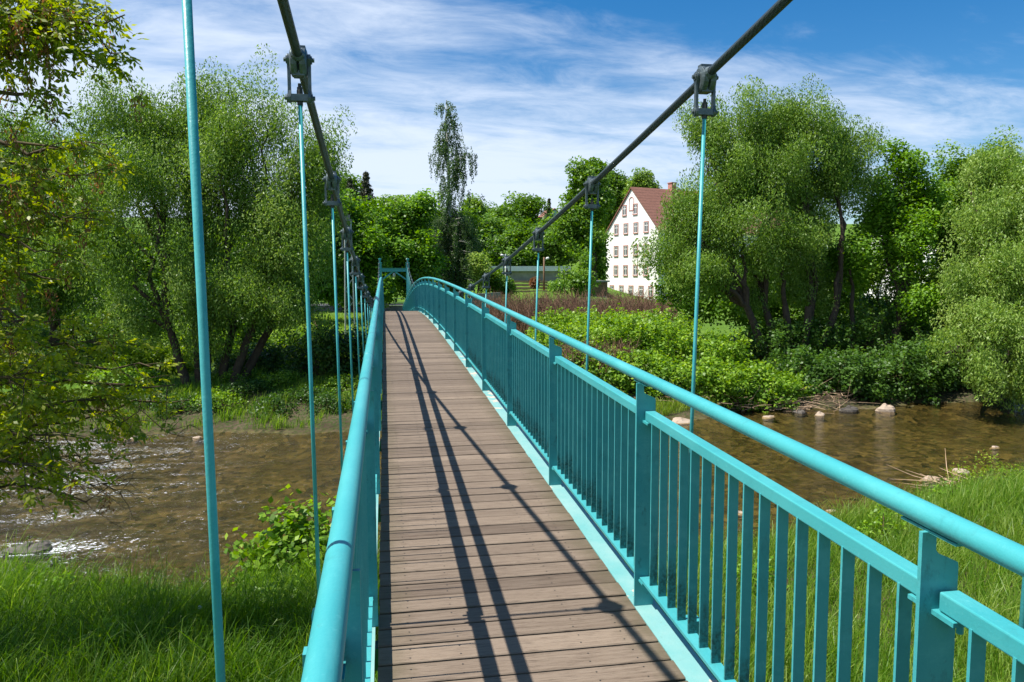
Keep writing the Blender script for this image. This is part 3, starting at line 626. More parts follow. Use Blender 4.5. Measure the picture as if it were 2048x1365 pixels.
for x, d, lb, lab in bgt:
    mt = 'wood_leaf' if 'pale' not in lab and 'grey' not in lab else 'willow'
    tre('background_tree', lab, 'tree', x, d, lb, mt, 100, 130, (.42, .32), (.95, .95, .7), 'broad', .3, twigs=.2, group='trees on the wooded slope behind', inner=.5)
tre('background_tree', 'round crown showing between the lime tree and the roof of the white house', 'tree', 1235, 140, [(1225, 352, 34, 28, 140), (1245, 385, 30, 35, 140), (1215, 400, 30, 40, 139)], 'wood_leaf', 110, 130, (.42, .32), (.95, .95, .7), 'broad', .3, twigs=.2, group='trees on the wooded slope behind', inner=.5)
for k_, (x, d, lb) in enumerate([(1330, 150, [(1320, 420, 45, 30, 150), (1290, 440, 40, 30, 149)]), (1215, 150, [(1205, 435, 40, 28, 150), (1180, 450, 40, 28, 150)]), (1420, 145, [(1420, 440, 60, 30, 145), (1500, 450, 60, 30, 146)])]):
    tre('background_tree', ['hillside tree filling the view just behind the white gable', 'hillside tree behind the lime tree trunk', 'hillside trees seen in gaps of the biggest willow'][k_].replace('trees', 'tree'), 'tree', x, d, lb, 'wood_leaf', 110, 110, (.45, .34), (1, 1, .75), 'broad', .3, twigs=.2, group='trees on the wooded slope behind', inner=.5)
conifer('small dark spruce tip beside the teal house on the ridge', 1098, 160, 398, 18)
tre('lime_tree', 'tall spreading tree with dark trunk standing left of the white gabled house', 'tree', 1190, 94,
    [(1178, 343, 38, 25, 94), (1163, 375, 26, 22, 93), (1190, 395, 30, 30, 94), (1165, 430, 42, 40, 93), (1150, 480, 45, 45, 92), (1185, 520, 18, 50, 94), (1135, 440, 28, 28, 92)],
    'wood_leaf', 240, 150, (.36, .28), (.75, .75, .55), 'broad', .55, twigs=.5, inner=.55, tb=.6)
tre('young_tree', 'loose light green young tree in front of the shed, right of the street lamp', 'tree', 1150, 70,
    [(1135, 545, 35, 30, 70), (1170, 560, 32, 28, 70), (1120, 570, 25, 22, 69), (1165, 520, 25, 22, 71)], 'wood_leaf', 60, 60, (.24, .16), (.4, .4, .35), 'broad', .10, inner=.3, tb=.75)
tre('round_shrub', 'rounded dark green shrub at the left end of the terraced slope', 'shrub', 1000, 72,
    [(995, 565, 26, 26, 72), (1010, 575, 22, 18, 72)], 'wood_leaf', 60, 130, (.2, .15), (.4, .4, .35), 'broad', .08, inner=.6)
tre('cherry_shrub', 'small dark purple leaved shrub beside the street lamp', 'shrub', 1068, 80, [(1068, 566, 8, 9, 80)], 'seed', 20, 60, (.2, .15), (.25, .25, .25), 'broad', .05)
tre('flowering_tree', 'creamy pale flowering tree at the right foot of the birch', 'tree', 955, 70, [(955, 520, 14, 25, 70), (960, 545, 16, 18, 70)], 'willow_pale', 50, 100, (.22, .15), (.4, .4, .4), 'broad', .1, tb=.9)
# --- far bank, right of the bridge
tre('willow_tree', 'largest rounded willow on the far right bank, hiding most of the white gabled house', 'tree', 1590, 34,
    [(1480, 245, 85, 60, 35), (1600, 255, 95, 70, 35.5), (1420, 340, 75, 80, 34.5), (1540, 360, 110, 90, 35), (1680, 360, 75, 95, 36), (1370, 460, 70, 80, 34), (1480, 480, 95, 80, 34), (1330, 540, 60, 50, 34), (1610, 480, 90, 60, 36), (1420, 570, 70, 45, 33), (1500, 590, 70, 50, 35), (1600, 590, 80, 50, 36), (1340, 470, 45, 50, 34.5), (1560, 270, 80, 80, 36), (1600, 400, 90, 80, 37), (1450, 400, 80, 80, 36), (1690, 290, 60, 65, 36), (1400, 260, 40, 45, 35), (1560, 510, 90, 60, 34), (1335, 425, 35, 35, 34.5), (1375, 390, 40, 40, 35)],
    'willow_pale', 960, 250, (.13, .05), (.34, .34, .42), 'droop', .17, stems=[(-1.0, 0), (-.4, .3), (0, .1), (.4, -.2), (.8, .3), (1.3, .1)], fork=.34, tb=.45)
tre('ash_tree', 'lighter green upright tree standing between the two big willows on the right', 'tree', 1720, 35,
    [(1790, 340, 42, 50, 37), (1830, 400, 55, 60, 37), (1760, 430, 55, 60, 37), (1700, 520, 60, 55, 36), (1820, 500, 60, 60, 36), (1860, 590, 50, 45, 35)],
    'maple', 230, 170, (.16, .10), (.36, .36, .34), 'broad', .17, stems=[(-.3, 0), (.4, .2), (1.0, .1)], tb=.62)
tre('ash_tree', 'tall upright tree behind the right willow, filling the gap beside the first ash', 'tree', 1900, 39, [(1925, 370, 50, 60, 39), (1890, 460, 50, 70, 39), (1960, 470, 60, 70, 40), (1920, 560, 60, 60, 39), (1990, 330, 40, 45, 40)], 'wood_leaf', 330, 190, (.16, .10), (.42, .42, .42), 'broad', .17, stems=[(-.3, 0), (.4, .2)], tb=.75)
tre('young_tree', 'thin young tree half hiding the second white house on the right', 'tree', 1765, 40, [(1750, 540, 40, 45, 40), (1790, 500, 35, 45, 40), (1720, 500, 30, 40, 41), (1820, 560, 35, 40, 40)], 'wood_leaf', 110, 130, (.15, .09), (.35, .35, .33), 'broad', .07, tb=.75, inner=.3)
tre('willow_tree', 'grey green willow at the right edge with branches hanging down to the water', 'tree', 2010, 31,
    [(1990, 370, 75, 60, 32), (2060, 420, 90, 90, 31), (1960, 460, 60, 70, 31), (1990, 560, 90, 70, 29.5), (1930, 650, 50, 40, 29), (2030, 680, 60, 50, 28), (1890, 715, 45, 22, 27.8), (1960, 735, 40, 28, 28.2), (1990, 785, 30, 22, 27.4), (2060, 760, 50, 35, 27.8), (2090, 580, 90, 120, 30), (1960, 330, 30, 35, 32), (2030, 320, 35, 35, 32)],
    'willow_pale', 560, 210, (.13, .05), (.30, .30, .42), 'droop', .25, stems=[(-.5, .3), (.5, .3)], fork=.3, tb=.7)

def shrub(label, x, d, rx, h, mat='knot', n=70, per=85, leaf=(.15, .12), name='knotweed_shrub', group=None, base=None, sig=.2, tb=.5):
    b_ = GP(x, d) if base is None else np.array(base); root = empty(name, label, 'shrub', tuple(b_), group)
    st = MB(); cr = MB(); q = nrmz(rng.normal(size=(n, 3))); q[:, 2] = np.abs(q[:, 2])*1.1-.12; rad = (.45+.55*rng.uniform(0, 1, n)**.5)*(1+rng.normal(0, .1, n))
    c = b_ + q*rad[:, None]*np.array([rx, rx*.85, h]); c[:, 2] = np.maximum(c[:, 2], terrain(c[:, 0], c[:, 1])+.15)
    for j in range(0, n, 2): st.tube(curve(b_+np.array([rng.normal(0, rx*.25), rng.normal(0, rx*.25), -.05]), c[j], wig=.05, n=4, up=.1), [.016, .013, .010, .005], 4, cap=False)
    leaf_cloud(cr, c, per, (sig*1.15, sig*1.15, sig), leaf[0], leaf[1], 'broad', nrmz(q), .2, tb)
    if h > .9:
        sh = []
        for j in range(int(14*rx)):
            a_ = rng.uniform(0, 2*pi); r0 = rx*rng.uniform(.1, .95)**.6; s0 = b_ + np.array([cos(a_)*r0, sin(a_)*r0*.85, h*.45]); ln = h*rng.uniform(.35, .85)*(1.15-r0/rx*.5); e_ = s0 + nrmz(np.array([cos(a_)*.35+rng.normal(0, .2), sin(a_)*.35+rng.normal(0, .2), 1]))*ln
            cv = curve(s0, e_, wig=.05, n=5); st.tube(cv, [.012, .010, .008, .006, .003], 4, cap=False)
            for f_ in np.linspace(.1, 1, 7): g_ = f_*4; g0 = min(int(g_), 3); sh.append(cv[g0]+(cv[g0+1]-cv[g0])*(g_-g0))
        leaf_cloud(cr, np.array(sh), 7 if per > 30 else 3, (.11, .11, .06), leaf[0]*.95, leaf[1]*.95, 'broad', None, .2, tb+.15)
    st.obj('stems', M['twig'], root); cr.obj('leaves', M[mat], root); return root
kw = [(1130, 43, 2.2, 2.0, 'behind the second hanger rod, rearmost of the row'), (1215, 40, 2.3, 2.1, 'below the tall white gable'), (1300, 38, 2.3, 2.2, 'under the tip of the large willow'), (1150, 35, 2.2, 1.8, 'in the second row behind the right handrail'),
      (1240, 33, 2.1, 2.0, 'between the two nearest right hanger rods, upper part of the bank'), (1330, 32.5, 2.1, 2.2, 'just left of the nearest right hanger rod, high on the bank'), (1420, 31.5, 2.0, 2.1, 'just right of the nearest right hanger rod'), (1180, 30.2, 1.8, 1.4, 'lowest on the bank, seen just above the right handrail'),
      (1270, 29.6, 1.7, 1.5, 'above the dry stalks, left of the nearest right hanger rod'), (1360, 29.4, 1.6, 1.5, 'low on the bank directly behind the nearest right hanger rod'), (1450, 29.2, 1.6, 1.4, 'above the pale dry stalks beside the grassy shore'), (1530, 29.6, 1.5, 1.3, 'rightmost of the bright clump, reaching out to the shore')]
for x, d, rx, h, lab in kw: shrub('bright green knotweed '+lab, x, d, rx*rng.uniform(.85, 1.15), h*rng.uniform(.75, 1.0), 'knot', 95, 70, (.14, .105), group='knotweed shrubs on the far right bank', tb=.55)
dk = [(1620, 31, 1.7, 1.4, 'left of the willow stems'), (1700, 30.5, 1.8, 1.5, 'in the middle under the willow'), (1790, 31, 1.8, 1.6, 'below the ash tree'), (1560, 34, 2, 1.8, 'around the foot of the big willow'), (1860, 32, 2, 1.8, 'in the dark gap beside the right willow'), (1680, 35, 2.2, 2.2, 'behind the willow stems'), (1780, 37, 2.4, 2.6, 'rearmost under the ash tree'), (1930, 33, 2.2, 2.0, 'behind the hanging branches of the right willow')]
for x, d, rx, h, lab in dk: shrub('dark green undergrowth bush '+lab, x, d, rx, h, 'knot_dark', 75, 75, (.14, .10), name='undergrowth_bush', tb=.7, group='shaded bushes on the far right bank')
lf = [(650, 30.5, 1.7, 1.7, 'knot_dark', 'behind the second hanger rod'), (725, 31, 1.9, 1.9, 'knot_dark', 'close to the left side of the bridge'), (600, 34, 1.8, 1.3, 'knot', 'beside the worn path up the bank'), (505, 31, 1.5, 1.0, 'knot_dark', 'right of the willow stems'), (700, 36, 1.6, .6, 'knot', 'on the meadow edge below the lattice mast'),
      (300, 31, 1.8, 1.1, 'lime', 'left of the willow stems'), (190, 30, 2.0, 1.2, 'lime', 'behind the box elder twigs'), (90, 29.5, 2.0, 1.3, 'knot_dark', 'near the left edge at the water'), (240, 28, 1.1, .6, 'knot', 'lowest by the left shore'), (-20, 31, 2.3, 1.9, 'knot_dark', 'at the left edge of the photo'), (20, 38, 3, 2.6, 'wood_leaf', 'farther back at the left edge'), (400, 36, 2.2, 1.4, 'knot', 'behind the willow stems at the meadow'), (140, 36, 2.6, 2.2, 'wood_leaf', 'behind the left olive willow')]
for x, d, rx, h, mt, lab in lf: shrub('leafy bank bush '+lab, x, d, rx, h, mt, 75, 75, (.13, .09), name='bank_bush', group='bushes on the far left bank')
hb = [(1380, 43, [(1380, 590, 70, 45, 43), (1420, 560, 60, 50, 44)], 'hazel thicket behind the big willow, beside the white gable'), (1500, 42, [(1490, 600, 80, 60, 42), (1530, 560, 60, 50, 43)], 'dense hazel thicket directly behind the stems of the big willow'),
      (1620, 42, [(1610, 600, 80, 70, 42), (1660, 570, 60, 50, 43)], 'hazel thicket behind the gap between the big willow and the ash'), (1740, 43, [(1730, 645, 60, 35, 43), (1690, 650, 50, 40, 41)], 'low hazel thicket in front of the second white house'),
      (1850, 40, [(1850, 630, 60, 50, 40), (1900, 560, 40, 50, 41)], 'hazel thicket between the ash and the right willow'), (1960, 38, [(1970, 500, 70, 90, 38), (2040, 560, 70, 90, 38)], 'tall hazel thicket behind the right willow')]
for x, d, lb, lab in hb: tre('hazel_thicket', lab, 'bush', x, d, lb, 'wood_leaf', 130, 150, (.20, .15), (.5, .5, .42), 'broad', .10, twigs=.5, group='hazel thickets behind the right bank', inner=.5, tb=.55)
hb = [(330, 40, [(310, 630, 90, 45, 40), (250, 610, 70, 45, 41)], 'elder thicket behind the big left willow stems'), (480, 41, [(470, 620, 80, 50, 41), (540, 600, 60, 50, 42)], 'elder thicket between the left willow and the meadow'), (120, 38, [(120, 620, 100, 60, 38), (30, 600, 90, 70, 38)], 'elder thicket behind the box elder twigs')]
for x, d, lb, lab in hb: tre('elder_thicket', lab, 'bush', x, d, lb, 'wood_leaf', 130, 150, (.20, .15), (.5, .5, .42), 'broad', .10, twigs=.5, group='elder thickets behind the left bank', inner=.5, tb=.5)
for k_, (x, d) in enumerate([(430, 26.4), (485, 27.6), (540, 26.2), (560, 28.6), (610, 27.2), (655, 26.4), (690, 28.0), (350, 26.2), (300, 26.8), (470, 29.2)]):
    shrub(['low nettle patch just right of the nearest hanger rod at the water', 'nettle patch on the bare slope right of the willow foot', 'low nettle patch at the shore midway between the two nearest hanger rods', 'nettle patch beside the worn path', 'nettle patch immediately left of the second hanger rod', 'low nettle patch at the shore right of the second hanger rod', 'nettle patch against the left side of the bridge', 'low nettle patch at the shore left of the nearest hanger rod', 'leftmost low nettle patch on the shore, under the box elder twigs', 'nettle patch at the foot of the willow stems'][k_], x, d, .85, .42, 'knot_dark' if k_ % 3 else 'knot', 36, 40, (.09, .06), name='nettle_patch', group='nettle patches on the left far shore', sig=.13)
# knotweed on the near bank by the bridge
shrub('young knotweed bush with big heart-shaped leaves on the near bank left of the handrail', 588, 11.7, .98, 1.5, 'knot', 230, 18, (.135, .10), name='knotweed_shrub', sig=.13, tb=.45)
o_ = shrub('small sallow bush leaning over the near right shore', 1985, 19, 1.0, .75, 'lime', 55, 40, (.07, .025), name='sallow_bush', base=np.array([*P(1985, 985, 17.2)[:2], .2]), sig=.12)

# ------------------------------------------------------------------ the box elder on the left
root = empty('box_elder_tree', 'near box elder reaching in at the left with yellow green leaves and brown seed clusters', 'tree', (-8.2, 8.0, gz(-8.2, 8)))
tk, lv, sd = MB(), MB(), MB()
ptr = np.array([[-8.2, 8.0, gz(-8.2, 8)-.2], [-8.0, 8.1, 3.5], [-7.7, 8.2, 6], [-7.6, 8.2, 9]]); tk.tube(ptr, [.26, .22, .18, .10], 10)
br = []
def bpath(y0, x1, y1, d0, d1, sag=.0):
    a_ = ptr[1]+(ptr[2]-ptr[1])*0; s_ = P(-130, y0, d0); e_ = P(x1, y1, d1)
    t0 = ptr[int(np.argmin(abs(ptr[:, 2]-s_[2]+.6)))]
    p_ = np.vstack([t0[None]*.999, curve(s_, e_, sag=0, wig=.05, n=10)]); tk.tube(p_, np.linspace(.05, .006, 11), 6, cap=False); return p_[1:]
specs = [(60, 250, 30, 7.6, 7.4, 1), (20, 170, 70, 7.4, 7.2, 1), (110, 200, 110, 8.0, 7.6, 1), (-60, 120, -10, 7.6, 7.6, 1.3), (-20, 60, 40, 7.2, 7.2, 1.3), (180, 110, 190, 7.8, 7.6, .7), (-120, 60, -40, 8.2, 8, 1.2),
         (260, 130, 300, 8.4, 8.2, .6), (300, 175, 350, 8.8, 8.6, 1.1), (340, 60, 380, 8.0, 7.8, 1.1), (390, 150, 440, 8.6, 8.3, .9), (440, 90, 500, 8, 8, .9), (300, 215, 290, 9.2, 9.2, .6), (520, 120, 560, 8.6, 8.4, .7), (560, 60, 640, 8.2, 8, .8),
         (640, 120, 640, 9, 8.8, .6), (700, 200, 690, 8.8, 8.6, .9), (740, 60, 760, 8.2, 8, 1), (760, 350, 770, 9, 9.2, .7), (820, 230, 800, 8.8, 8.8, 1), (840, 380, 800, 9.4, 9.6, .7), (880, 130, 870, 8.4, 8.2, 1.0), (900, 60, 930, 8.0, 7.8, .9), (700, 320, 740, 9.4, 9.4, .5)]
def comp_leaves(pts, dirs, k_=5, L0=.078):
    """pinnate leaves: a stalk with k leaflets"""
    n = len(pts); ax = nrmz(dirs + rng.normal(0, .35, dirs.shape) + np.array([0, 0, -.35])); up = nrmz(np.array([0, 0, 1.]) + rng.normal(0, .4, (n, 3))); sd_ = nrmz(np.cross(ax, up)); nn = nrmz(np.cross(sd_, ax)); base_t = rng.normal(.45, .2, n) + np.array(TB)
    for q, (a_, s_) in enumerate([(1.6, 0), (1.0, 1), (1.0, -1), (.5, 1), (.5, -1)][:k_]):
        u = nrmz(ax*(1 if s_ == 0 else .55) + sd_*s_*.9 + np.array([0, 0, -.25]) + rng.normal(0, .12, (n, 3))); c = pts + ax*a_*.075 + u*L0*.5
        add_leaves(lv, c, u, nrmz(nn+rng.normal(0, .35, (n, 3))), L0*rng.uniform(.75, 1.2, n), .036*rng.uniform(.8, 1.2, n), base_t+rng.normal(0, .1, n))
PT, DR, SP, TB = [], [], [], []
for y0, x1, y1, d0, d1, dens in specs:
    p_ = bpath(y0, x1, y1, d0, d1); seg = np.diff(p_, axis=0); ax = nrmz(p_[-1]-p_[0])
    nt_ = int((18 if y0 < 100 else 11 if y0 < 250 else 15 if y0 < 620 else 20)*dens)
    for i in range(nt_):
        t_ = rng.uniform(.12, 1)*(len(p_)-1); i0 = min(int(t_), len(p_)-2); s_ = p_[i0]+(p_[i0+1]-p_[i0])*(t_-i0)
        d_ = nrmz(ax*.7 + rng.normal(0, .55, 3) + np.array([0, 0, -.15])); ln = rng.uniform(.25, .75); tw = curve(s_, s_+d_*ln, sag=.25, wig=.05, n=5); tk.tube(tw, np.linspace(.007, .0025, 5), 4, cap=False)
        for f_ in np.linspace(.3, 1, 5):
            j = f_*4; j0 = min(int(j), 3); TB.append(.28 if y0 > 600 else .05); PT.append(tw[j0]+(tw[j0+1]-tw[j0])*(j-j0)); DR.append(nrmz(d_+rng.normal(0, .6, 3)))
        if rng.uniform() < (.55 if y0 < 620 else .06): SP.append(tw[rng.integers(2, 5)])
PT = np.array(PT); DR = np.array(DR); comp_leaves(PT, DR); comp_leaves(PT+rng.normal(0, .05, PT.shape), DR[::-1])
SP = np.array(SP)
for k_ in range(34):
    c = SP + rng.normal(0, 1, SP.shape)*np.array([.035, .035, .07]) + np.array([0, 0, -.10]); u = nrmz(np.array([0, 0, -1.])+rng.normal(0, .35, SP.shape)); add_leaves(sd, c, u, nrmz(rng.normal(size=SP.shape)), .055, .018, rng.uniform(0, 1, len(SP)))
# the rest of its crown, left of the picture, shades the near bank
oc = np.stack([rng.uniform(-10, -5.2, 250), rng.uniform(4.5, 11, 250), rng.uniform(6.0, 11, 250)], -1); oc = oc[(oc[:, 0]/oc[:, 1]) < -.62]
for q in range(0, len(oc), 6): tk.tube(curve(ptr[2], oc[q], wig=.06, n=6, up=.05), np.linspace(.05, .006, 6), 5, cap=False)
leaf_cloud(lv, oc, 70, (.3, .3, .25), .085, .04, 'broad')
# bare lower branches over the water
for (x0, y0, x1, y1, d0, d1) in [(-130, 890, 240, 985, 8.2, 8.6), (-130, 850, 215, 930, 8.6, 8.8), (-130, 930, 170, 1005, 8, 8.2), (-130, 830, 380, 850, 9, 9.6)]:
    p_ = curve(P(x0, y0, d0), P(x1, y1, d1), wig=.06, n=12); tk.tube(p_, np.linspace(.028, .004, 12), 6, cap=False)
    for i in range(16):
        s_ = p_[rng.integers(3, 12)]; d_ = nrmz(nrmz(p_[-1]-p_[0])+rng.normal(0, .45, 3)); tk.tube(curve(s_, s_+d_*rng.uniform(.3, .8), wig=.08, n=6), np.linspace(.006, .002, 6), 4, cap=False)
tk.obj('trunk', M['twig'], root, smooth=True); lv.obj('crown', M['elder'], root); sd.obj('seed_clusters', M['seed'], root)

# ------------------------------------------------------------------ grass and litter
def blades(mb, X, Y, h, wd, tone, lean=.35):
    n = len(X); Z = terrain(X, Y); a_ = rng.uniform(0, 2*pi, n); ld = rng.normal(0, lean, (n, 2)) + np.array([.12, .05]); wv = np.stack([np.cos(a_), np.sin(a_), a_*0], -1)*wd[:, None]*.5
    b0 = np.stack([X, Y, Z-.02], -1); m1 = b0 + np.stack([ld[:, 0]*h*.25, ld[:, 1]*h*.25, h*.55], -1); m2 = b0 + np.stack([ld[:, 0]*h*.6, ld[:, 1]*h*.6, h*.85], -1); tp = b0 + np.stack([ld[:, 0]*h, ld[:, 1]*h, h*np.clip(1-.35*np.hypot(ld[:, 0], ld[:, 1]), .5, 1)], -1)
    V = np.stack([b0-wv, b0+wv, m1-wv*.9, m1+wv*.9, m2-wv*.6, m2+wv*.6, tp], 1).reshape(-1, 3); i = np.arange(n)[:, None]*7
    mb.add(V, f4=np.concatenate([i+np.array([[0, 1, 3, 2]]), i+np.array([[2, 3, 5, 4]])]), f3=i+np.array([[4, 5, 6]]), tone=np.repeat(np.clip(tone, 0, 1), 7))
def grass_field(name, label, n, xr, yr, hf, mat, keep=None, wd=(.006, .012), tb=.5, lean=.3, tuft=.5):
    X = rng.uniform(*xr, n); Y = rng.uniform(*yr, n); nt_ = int(n*tuft); k0 = max(1, n//55); tx, ty = rng.uniform(*xr, k0), rng.uniform(*yr, k0); ti = rng.integers(0, k0, nt_); X[:nt_] = tx[ti]+rng.normal(0, .11, nt_); Y[:nt_] = ty[ti]+rng.normal(0, .11, nt_); th = np.ones(n); tq = rng.uniform(.6, 1.5, k0); th[:nt_] = tq[ti]; tt_ = np.zeros(n); tt_[:nt_] = rng.normal(0, .22, k0)[ti]; pn = np.sin(X*1.7+np.sin(Y*1.3)*2)*np.cos(Y*1.9+np.sin(X*1.1)*1.5)
    k_ = terrain(X, Y) > .06
    if keep is not None: k_ &= keep(X, Y)
    X, Y, pn, th, tt_ = X[k_], Y[k_], pn[k_], th[k_], tt_[k_]; mb = MB(); h = hf*(1+.28*pn)*th*rng.uniform(.45, 1.15, len(X))
    blades(mb, X, Y, h, rng.uniform(*wd, len(X)), tb+.15*pn+tt_+rng.normal(0, .2, len(X)), lean)
    return tag(mb.obj(name, M[mat]), label, 'grass', kind='stuff')
grass_field('grass', 'long dark green grass on the near bank left of the bridge', 120000, (-9, .3), (3.5, 15), .66, 'grass', lambda X, Y: Y < Yn(X)-.1, wd=(.006, .013), tb=.42, lean=.45)
grass_field('grass', 'tall sunlit green grass on the near bank right of the bridge', 120000, (1.5, 17), (3.0, 17.5), .5, 'grass', lambda X, Y: (Y < Yn(X)-.1) & (X/np.maximum(Y, .1) < 1.6), wd=(.006, .012), tb=.66, lean=.4)
grass_field('grass', 'tufts of shore grass along the far bank left of the bridge', 26000, (-15, .5), (25, 31), .34, 'grass', lambda X, Y: (Y > Yf(X)+.1) & (wob(X, Y, 1.6, 1, 5)+rng.normal(0, .25, len(X)) > -.05), wd=(.012, .024), tb=.6)
grass_field('grass', 'low tufted grass on the small shore below the knotweed on the right', 12000, (5.5, 13), (24.4, 28), .28, 'grass_pale', lambda X, Y: (Y > Yf(X)+.25) & (wob(X, Y, 1.2, 1, 2) > -.35), wd=(.012, .022), tb=.4)
grass_field('meadow_grass', 'bright meadow grass on the flat ground beyond the far left bank', 60000, (-26, .5), (33, 78), .36, 'grass', lambda X, Y: rng.uniform(0, 1, len(X)) < 1.3-Y/75, wd=(.03, .06), tb=.85)
# dead knotweed canes
def canes(name, label, n, reg, h, mat, flat=False):
    mb = MB()
    for i in range(n):
        x, d = rng.uniform(*reg[0]), rng.uniform(*reg[1]); b_ = GP(x, d)
        if flat: d_ = nrmz(np.array([rng.normal(0, 1), rng.normal(0, .5), abs(rng.normal(0, .16))])); L_ = rng.uniform(.35, 1.25); b_ = b_ + np.array([0, 0, rng.uniform(.03, .3)])
        else: d_ = nrmz(np.array([rng.normal(0, .4), rng.normal(0, .4), 1])); L_ = h*rng.uniform(.6, 1.15)
        p_ = curve(b_, b_+d_*L_, wig=.05, n=3); mb.tube(p_, [.011, .009, .004] if flat else [.02, .016, .008], 3, cap=False)
        if not flat:
            for q in range(4):
                s_ = p_[1]+(p_[2]-p_[1])*rng.uniform(-.6, 1); e_ = nrmz(d_+rng.normal(0, .8, 3)); mb.tube([s_, s_+e_*rng.uniform(.25, .6)], [.012, .005], 3, cap=False)
    return tag(mb.obj(name, M[mat]), label, 'dead stalks', kind='stuff')
canes('dead_knotweed_stalks', 'mass of brown dead knotweed stalks between the green bushes and the shed', 2600, ((965, 1345), (45, 62)), 2.5, 'dead')
canes('dead_knotweed_stalks', 'brown dead stalks at the foot of the knotweed just above the right handrail', 500, ((1130, 1260), (29, 32)), 1.2, 'dead')
canes('driftwood_stalks', 'bleached broken stalks lying along the far right shore', 430, ((1330, 1700), (28.0, 29.6)), 1, 'straw', True)
canes('driftwood_stalks', 'dry pale stalks washed up on the near right shore', 45, ((1880, 1960), (17.3, 18.3)), 1, 'straw', True)

def stone(label, x, y_, d, r, mat='stone', flat=.6, group='stones along the shore', name='river_stone'):
    c = P(x, y_, d); c[2] = max(gz(c[0], c[1]), -.05); mb = MB(); n1_, n2_ = 9, 14; V = []
    ph = rng.uniform(0, 6, 4)
    for i in range(n1_+1):
        th = pi*i/n1_
        for j in range(n2_):
            a_ = 2*pi*j/n2_; rr_ = r*(1+.18*sin(2*a_+ph[0])*sin(th)+.12*sin(3*a_+2*th+ph[1])+.08*cos(5*th+ph[2]+a_)); V.append((c[0]+rr_*sin(th)*cos(a_)*1.25, c[1]+rr_*sin(th)*sin(a_), c[2]+rr_*cos(th)*flat))
    f = [(i*n2_+j, i*n2_+(j+1) % n2_, (i+1)*n2_+(j+1) % n2_, (i+1)*n2_+j) for i in range(n1_) for j in range(n2_)]
    mb.add(V, f4=f); tag(mb.obj(name, M[mat], org=tuple(c)), label, 'stone', group)
stone('round pinkish stone standing in the water off the far right shore', 1640, 822, 27.7, .17, flat=.9)
stone('large angular pale boulder at the dark far bank under the willow', 1772, 812, 28.5, .34, flat=.8)
stone('flat reddish stone at the tip of the far right grassy shore', 1537, 830, 27.4, .2, flat=.4)
stone('low sandy boulder at the left end of the far right shore', 1362, 838, 26.6, .4, flat=.35)
stone('grey stone among the dry stalks on the far right shore', 1600, 818, 28.2, .25, 'dark_stone')
stone('dark boulder at the foot of the far bank left of the pale boulder', 1700, 812, 28.6, .33, 'dark_stone')
stone('small dark stone beside the grassy spit', 1480, 834, 27.1, .07)
stone('pale flat stone near the sallow bush, nearer the water', 1862, 952, 19.0, .17, flat=.7)
stone('white flat stone behind the sallow bush', 1922, 940, 19.7, .2, flat=.6)
stone('grey wet stone in front of the pale flat stone', 1866, 968, 18.3, .12, 'dark_stone')
stone('whitish stone at the edge of the tall grass below the right handrail', 1664, 1022, 16.5, .11)
stone('brown stone in the water seen between the balusters', 1478, 1024, 16.4, .12, flat=.6)
stone('small pale stone at the water edge left of the dry near stalks', 1815, 985, 17.6, .09)
stone('small reddish stone farther out from the near right shore', 1990, 893, 22.5, .12)
stone('pale stone in the dry stalks at the near right shore', 1898, 985, 17.9, .14)
stone('dark rock breaking the rapids at the left', 60, 1108, 14.3, .33, 'dark_stone', .5, None, 'rapids_rock')
stone('smaller dark rock at the head of the rapids', 85, 1098, 14.6, .18, 'dark_stone', .5, None, 'rapids_rock')
for i, (x, y_, d) in enumerate([(190, 872, 24.6), (260, 880, 24), (395, 878, 24.2)]): stone(['grey stone on the left far shore, nearest the left edge', 'small pale stone on the left far shore', 'stone on the left far shore beside the nearest hanger rod'][i], x, y_, d, .14, ['dark_stone', 'stone', 'stone'][i])

